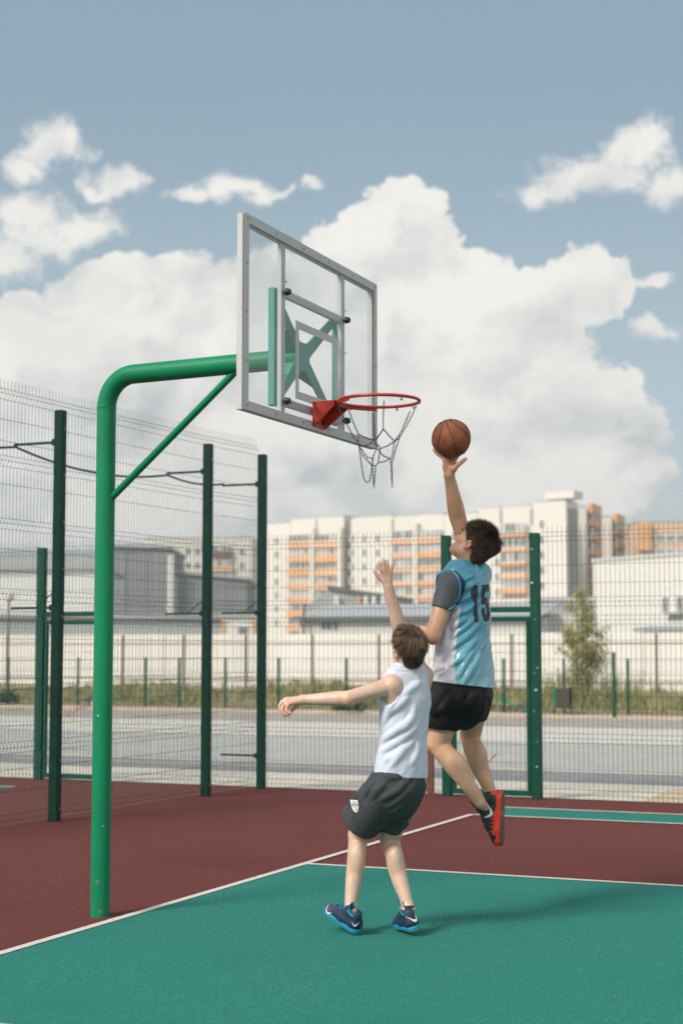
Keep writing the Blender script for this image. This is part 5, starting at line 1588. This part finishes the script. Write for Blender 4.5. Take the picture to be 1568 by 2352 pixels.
    s.cone(P(1047, 1320, 9.68), P(1100, 1320, 9.89), .060, .072, .05); s.cone(P(1028, 1340, 9.86), P(1024, 1430, 9.86), .058, .075, .05)
    s.cone(P(1068, 1303, 9.76), P(1072, 1303, 9.78), .070, .070, .03)
    hgt = lambda p: np.clip((1.95 - p[:, 2]) / .5, 0, 1)
    s.wrinkle(.0085, [[-8, -3, 9], [3.0, 3, 2.5], [5, 8, -3]], 21, mask=lambda p: .55 + .55 * hgt(p)); s.wrinkle(.0062, [[-19, -8, 17], [5, 6, 4], [9, 18, -6]], 25)
    s.folds([[(1056, 1462), (1085, 1440), (1116, 1408)], [(1054, 1488), (1090, 1462), (1122, 1428)], [(1060, 1512), (1092, 1490), (1124, 1458)], [(1064, 1330), (1090, 1318), (1116, 1302)],
             [(1068, 1352), (1096, 1338), (1124, 1318)], [(1066, 1408), (1090, 1396), (1120, 1372)], [(1056, 1440), (1075, 1424), (1095, 1410)], [(1012, 1532), (1024, 1480), (1034, 1430)], [(1026, 1548), (1036, 1500), (1040, 1450)],
             [(1006, 1490), (1016, 1455), (1028, 1425)], [(1070, 1560), (1088, 1520), (1112, 1488)], [(1100, 1560), (1112, 1520), (1126, 1500)], [(1004, 1556), (1020, 1540), (1040, 1535)],
             [(1050, 1530), (1078, 1512), (1104, 1478)], [(1072, 1375), (1098, 1362), (1118, 1345)], [(1054, 1418), (1070, 1402), (1082, 1388)], [(1010, 1445), (1022, 1420), (1034, 1405)], [(1030, 1505), (1040, 1470), (1042, 1430)], [(1085, 1570), (1100, 1535), (1120, 1515)]], 9.0, .0125, .014, .020)
    s.cone(P(1029, 1347, 9.60), P(1004, 1362, 9.28), .098, .13, .008, op='sub')
    s.cone(RS + Vector((0, .02, .01)), RE, .070, .09, .008, op='sub')
    s.cone(P(1064, 1300, 9.755), P(1058, 1270, 9.755), .062, .080, .006, op='sub')
    s.plane(P(1062, 1573, 9.75), (-.12, 0, -1))
    v, f = s.mesh(); ctr = P(1064, 1450, 9.75); zmid = P(1050, 1392, 9.6).z

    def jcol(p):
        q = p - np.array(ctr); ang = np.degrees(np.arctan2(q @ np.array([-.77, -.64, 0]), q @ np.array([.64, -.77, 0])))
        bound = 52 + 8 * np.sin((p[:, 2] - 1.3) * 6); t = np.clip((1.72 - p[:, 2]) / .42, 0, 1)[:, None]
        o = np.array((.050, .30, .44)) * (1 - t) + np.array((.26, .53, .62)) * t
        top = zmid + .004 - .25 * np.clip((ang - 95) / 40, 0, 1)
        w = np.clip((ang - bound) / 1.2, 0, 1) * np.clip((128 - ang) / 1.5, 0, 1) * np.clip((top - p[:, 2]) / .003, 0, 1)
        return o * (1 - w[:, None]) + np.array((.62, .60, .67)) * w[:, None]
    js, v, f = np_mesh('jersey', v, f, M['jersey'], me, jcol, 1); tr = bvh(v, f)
    one = inpoly([(-.42, .32), (-.10, .50), (.22, .50), (.22, -.50), (-.16, -.50), (-.16, .22), (-.42, .12)])
    five = inpoly([(-.45, .50), (.42, .50), (.42, .30), (-.12, .30), (-.12, .14), (.28, .14), (.46, -.02), (.46, -.34), (.28, -.50), (-.28, -.50), (-.46, -.34), (-.46, -.14), (-.12, -.14), (-.12, -.30), (.12, -.30), (.12, -.04), (-.45, -.04)])
    hh = .225; dw = .108; zc = P(1100, 1386, 9.7).z

    def number(uu, w):
        y = w / hh
        return one((uu + .058) / dw, y) or five((uu - .058) / dw, y)

    def dirn(uu): a = R(49) + uu / .165; return Vector((math.sin(a), -math.cos(a), 0))
    decal('number', tr, number, -.116, .116, -.115, .115, lambda uu, w: Vector((ctr.x, ctr.y, zc + w + uu * .05)) + dirn(uu) * .4, lambda uu, w: -dirn(uu), M['number'], js, .0022, .0018)
    lt = inpoly([(.4, .4), (-.2, .5), (-.45, .2), (-.45, -.3), (-.2, -.5), (.4, -.4), (.4, -.2), (-.1, -.28), (-.2, -.1), (-.2, .15), (-.05, .28), (.4, .2)])
    decal('lettering', tr, lambda uu, w: lt(uu / .02, w / .03), -.012, .012, -.016, .016, lambda uu, w: Vector((ctr.x, ctr.y, P(1108, 1302, 9.7).z + w)) + dirn(uu) * .4, lambda uu, w: -dirn(uu), M['mark_white'], js, .0018, .002)

    # grey undershirt sleeve
    s = Sdf((.40, 9.40, 1.70), (.80, 9.85, 2.20), .004)
    s.cone(P(1033, 1342, 9.61), P(1006, 1420, 9.57), .080, .056, .02); s.cone(P(1040, 1330, 9.66), P(1052, 1326, 9.72), .044, .044, .04)
    s.wrinkle(.004, [[9, 4, -7], [14, 8, 10], [5, 9, 5]], 31); s.plane(P(1012, 1398, 9.57), P(1006, 1420, 9.57) - P(1033, 1342, 9.61))
    v2, f2 = s.mesh(); _, v2, f2 = np_mesh('sleeve', v2, f2, M['tee_grey'], me, None, 1)
    both = bvh(np.concatenate([v, v2]), np.concatenate([f, f2 + len(v)]))
    def run(pts, rad, nm, m, par, y=9.55, lift=0, shift=(0, 0)):
        b = MB(); o = []
        for i in range((len(pts) - 1) * 4 + 1):
            k = min(i // 4, len(pts) - 2); t = i / 4 - k; x = pts[k][0] * (1 - t) + pts[k + 1][0] * t + shift[0]; yy = pts[k][1] * (1 - t) + pts[k + 1][1] * t + shift[1]
            h = both.ray_cast(P(x, yy, 9.1), Vector((0, 1, 0)))
            if h[0] is not None: o.append(h[0] + h[1] * lift)
        b.tube(o, rad, 6); b.build(nm, m, par, True)
    ah = [(1049, 1304), (1057, 1313), (1063, 1328), (1065, 1346), (1062, 1364), (1055, 1380), (1046, 1388), (1037, 1394)]
    run(ah, .0085, 'piping', M['piping_navy'], js, 9.60, .002, (10, 1)); run(ah, .0070, 'piping', M['piping_blue'], js, 9.57, .003, (4.5, 2))
    fr = [(1050, 1298), (1036, 1303), (1020, 1311), (1002, 1322)]
    b = MB(); b.tube([P(x, y, 9.655 + .012 * i) for i, (x, y) in enumerate(fr)], .0085, 8); b.tube([P(x, y, 9.655 + .012 * i) for i, (x, y) in enumerate([(1003, 1325), (1002, 1334), (1001, 1345)])], .006, 6); b.tube([P(x, y + 1, 9.645 + .012 * i) for i, (x, y) in enumerate(fr)], .0115, 8); b.build('collar', M['piping_blue'], js, True)
    b = MB(); b.tube([P(x, y + 8, 9.635 + .012 * i) for i, (x, y) in enumerate(fr)], .006, 8); b.build('collar_edge', M['piping_navy'], js, True)
    b = MB(); b.tube([P(1047, 1303, 9.66), P(1050, 1305, 9.65)], .010, 8); b.build('tape_end', M['mark_white'], js, True)
    # shorts
    lo, hi = (.36, 9.42, .98), (1.0, 10.16, 1.46); a, b, c = (Sdf(lo, hi, .004) for _ in range(3))
    a.stack([(P(1062, 1556, 9.75), .168), (P(1061, 1590, 9.75), .178), (P(1060, 1612, 9.76), .172)], fl, .80)
    b.cone(P(1028, 1600, 9.69), P(1006, 1690, 9.73), .128, .100, .02); b.plane(P(1011, 1675, 9.72), (-.12, .0, -1))
    c.cone(P(1095, 1598, 9.84), P(1081, 1672, 9.95), .102, .080, .02); c.plane(P(1085, 1651, 9.92), (-.1, .1, -1))
    s = merge([a, b, c], .03); s.wrinkle(.007, [[8, 3, 6], [-3, 6, 3], [5, 8, -5]], 41)
    s.folds([[(1000, 1590), (1015, 1625), (1012, 1660)], [(1060, 1600), (1040, 1632), (1015, 1650)], [(1080, 1595), (1062, 1630), (1046, 1664)], [(1120, 1590), (1100, 1620), (1072, 1640)], [(1125, 1605), (1110, 1630), (1095, 1646)]], 9.0, .008, .016, .03)
    v, f = s.mesh(); sh, v, f = np_mesh('shorts', v, f, M['shorts_black'], me, None, 1); t2 = bvh(v, f); b = MB(); o = []
    for x, y in ((1004, 1570), (1001, 1582), (998, 1594), (994, 1606), (990, 1618), (987, 1630), (985, 1643), (984, 1656)):
        h = t2.ray_cast(P(x, y, 9.0), Vector((0, 1, 0)))
        if h[0] is not None: o.append(h[0] + h[1] * .001)
    b.tube(o, .0042, 6); b.build('piping', M['mark_white'], sh, True)
    pal = dict(upper=(.012, .017, .020), collar=(.022, .028, .034), toe=(.010, .013, .014), mid=(.72, .045, .018), out=(.13, .048, .042), high=.020, lace=M['lace_black'], trim=M['lace_black'],
               rand=(lambda a, b, c: ((a < .235) & (c < .035 + .06 * np.clip((a - .10) / .1, 0, .2))) | ((a < .018) & (c < .070)) | ((a > .13) & (a < .225) & (((a * 42) % 1) < .3) & (c > .050) & (c < .064)), (.72, .050, .018)))
    s1 = shoe(me, P(1157, 1819, 9.645), P(1152, 1945, 9.655), (-.95, .29, .10), pal, side_mark=1); s1['label'] = 'near black shoe with red sole, toe pointing down'
    s2 = shoe(me, P(1157, 1838, 9.95), P(1155, 1944, 9.97), (-.96, .28, .06), pal, side_mark=0)
    # the ball
    root = empty('basketball', BC, 'worn brown basketball balanced on the raised fingertips', 'ball')
    b = MB(); n1, n2 = 48, 32
    for i in range(n2 + 1):
        a = math.pi * i / n2
        for j in range(n1):
            q = 2 * math.pi * j / n1; b.v.append(tuple(BC + Vector((math.sin(a) * math.cos(q), math.sin(a) * math.sin(q), math.cos(a))) * BR))
    for i in range(n2):
        for j in range(n1): b.f.append((i * n1 + j, (i + 1) * n1 + j, (i + 1) * n1 + (j + 1) % n1, i * n1 + (j + 1) % n1)); b.m.append(0)
    b.build('cover', mat('ball_leather', (.30, .095, .040), .6, .22, 16, .3, 420, col2=(.19, .058, .028), spec=.3), root).data.polygons.foreach_set('use_smooth', [True] * (n1 * n2))
    e1 = Vector((-.32, -.47, .82)).normalized(); g0 = Vector((.29, -.46, -.84)); e3 = (g0 - e1 * g0.dot(e1)).normalized(); e2 = e3.cross(e1)
    N = 72; circ = [2 * math.pi * i / N for i in range(N)]
    curves = [[e1 * math.cos(t) + e3 * math.sin(t) for t in circ], [e1 * math.cos(t) + e2 * math.sin(t) for t in circ]]
    for sg in (-1, 1):
        curves.append([(e2 * sg * math.cos(R(56 + 21 * math.cos(2 * t))) + (e1 * math.cos(t) + e3 * math.sin(t)) * math.sin(R(56 + 21 * math.cos(2 * t)))) for t in circ])
    for cv in curves:
        b = MB(); b.tube([BC + q * (BR - .0006) for q in cv], .0030, 6, closed=True); b.build('seam', M['black'], root, True)
    glyph = {'T': [[(-.4, .5), (.4, .5), (.4, .28), (.12, .28), (.12, -.5), (-.12, -.5), (-.12, .28), (-.4, .28)]],
             'A': [[(-.1, .5), (.1, .5), (.45, -.5), (.2, -.5), (.12, -.22), (-.12, -.22), (-.2, -.5), (-.45, -.5)]],
             'R': [[(-.4, .5), (.2, .5), (.4, .3), (.4, .1), (.15, -.05), (.42, -.5), (.15, -.5), (-.05, -.1), (-.16, -.1), (-.16, -.5), (-.4, -.5)]]}
    vt = [Vector(q) * 1 for q in b.v]
    sphv = []; sphf = []
    mesh_ = [o for o in root.children if o.name.startswith('cover')][0].data
    bt = bvhtree.BVHTree.FromPolygons([vv.co + BC for vv in mesh_.vertices], [tuple(p.vertices) for p in mesh_.polygons])
    for ch, x, y in (('T', 999.5, 1004), ('A', 996.5, 1013), ('R', 997.5, 1024)):
        pf = [inpoly(q) for q in glyph[ch]]
        decal('lettering', bt, lambda uu, w: pf[0](w / .016, -uu / .016) , -.009, .009, -.009, .009, lambda uu, w, x=x, y=y: P(x, y, 9.3) + Vector((uu * .7, 0, w)), lambda uu, w: Vector((0, 1, 0)), M['number'], root, .0014, .0008)
    dots = [(1046, 1009, .006), (1055, 1016, .010), (1064, 1015, .007), (1069, 1022, .008), (1052, 1021, .005), (1060, 1023, .006)]
    for x, y, q in dots[:5]:
        decal('scuff_mark', bt, lambda uu, w: math.hypot(uu, w * .8) < q * (.6 + .5 * math.sin(5 * math.atan2(w, uu) + x)), -.012, .012, -.012, .012, lambda uu, w, x=x, y=y: P(x, y, 9.3) + Vector((uu, 0, w)), lambda uu, w: Vector((0, 1, 0)), M['number'], root, .0016, .0006)


build_jumper()


# ------------------------------------------------------------------ air: a thin even haze over the whole place
def build_haze():
    mm = bpy.data.materials.new('haze_air'); mm.use_nodes = True; nt = mm.node_tree
    for n in list(nt.nodes): nt.nodes.remove(n)
    v = nt.nodes.new('ShaderNodeVolumePrincipled'); v.inputs['Density'].default_value = .00055; v.inputs['Color'].default_value = (.93, .95, .97, 1)
    v.inputs['Anisotropy'].default_value = .2
    o = nt.nodes.new('ShaderNodeOutputMaterial'); nt.links.new(v.outputs[0], o.inputs['Volume'])
    b = MB(); b.box((0, 2350, 24), (4100, 2700, 25.5)); tag(b.build('haze', mm), kind='stuff')


build_haze()
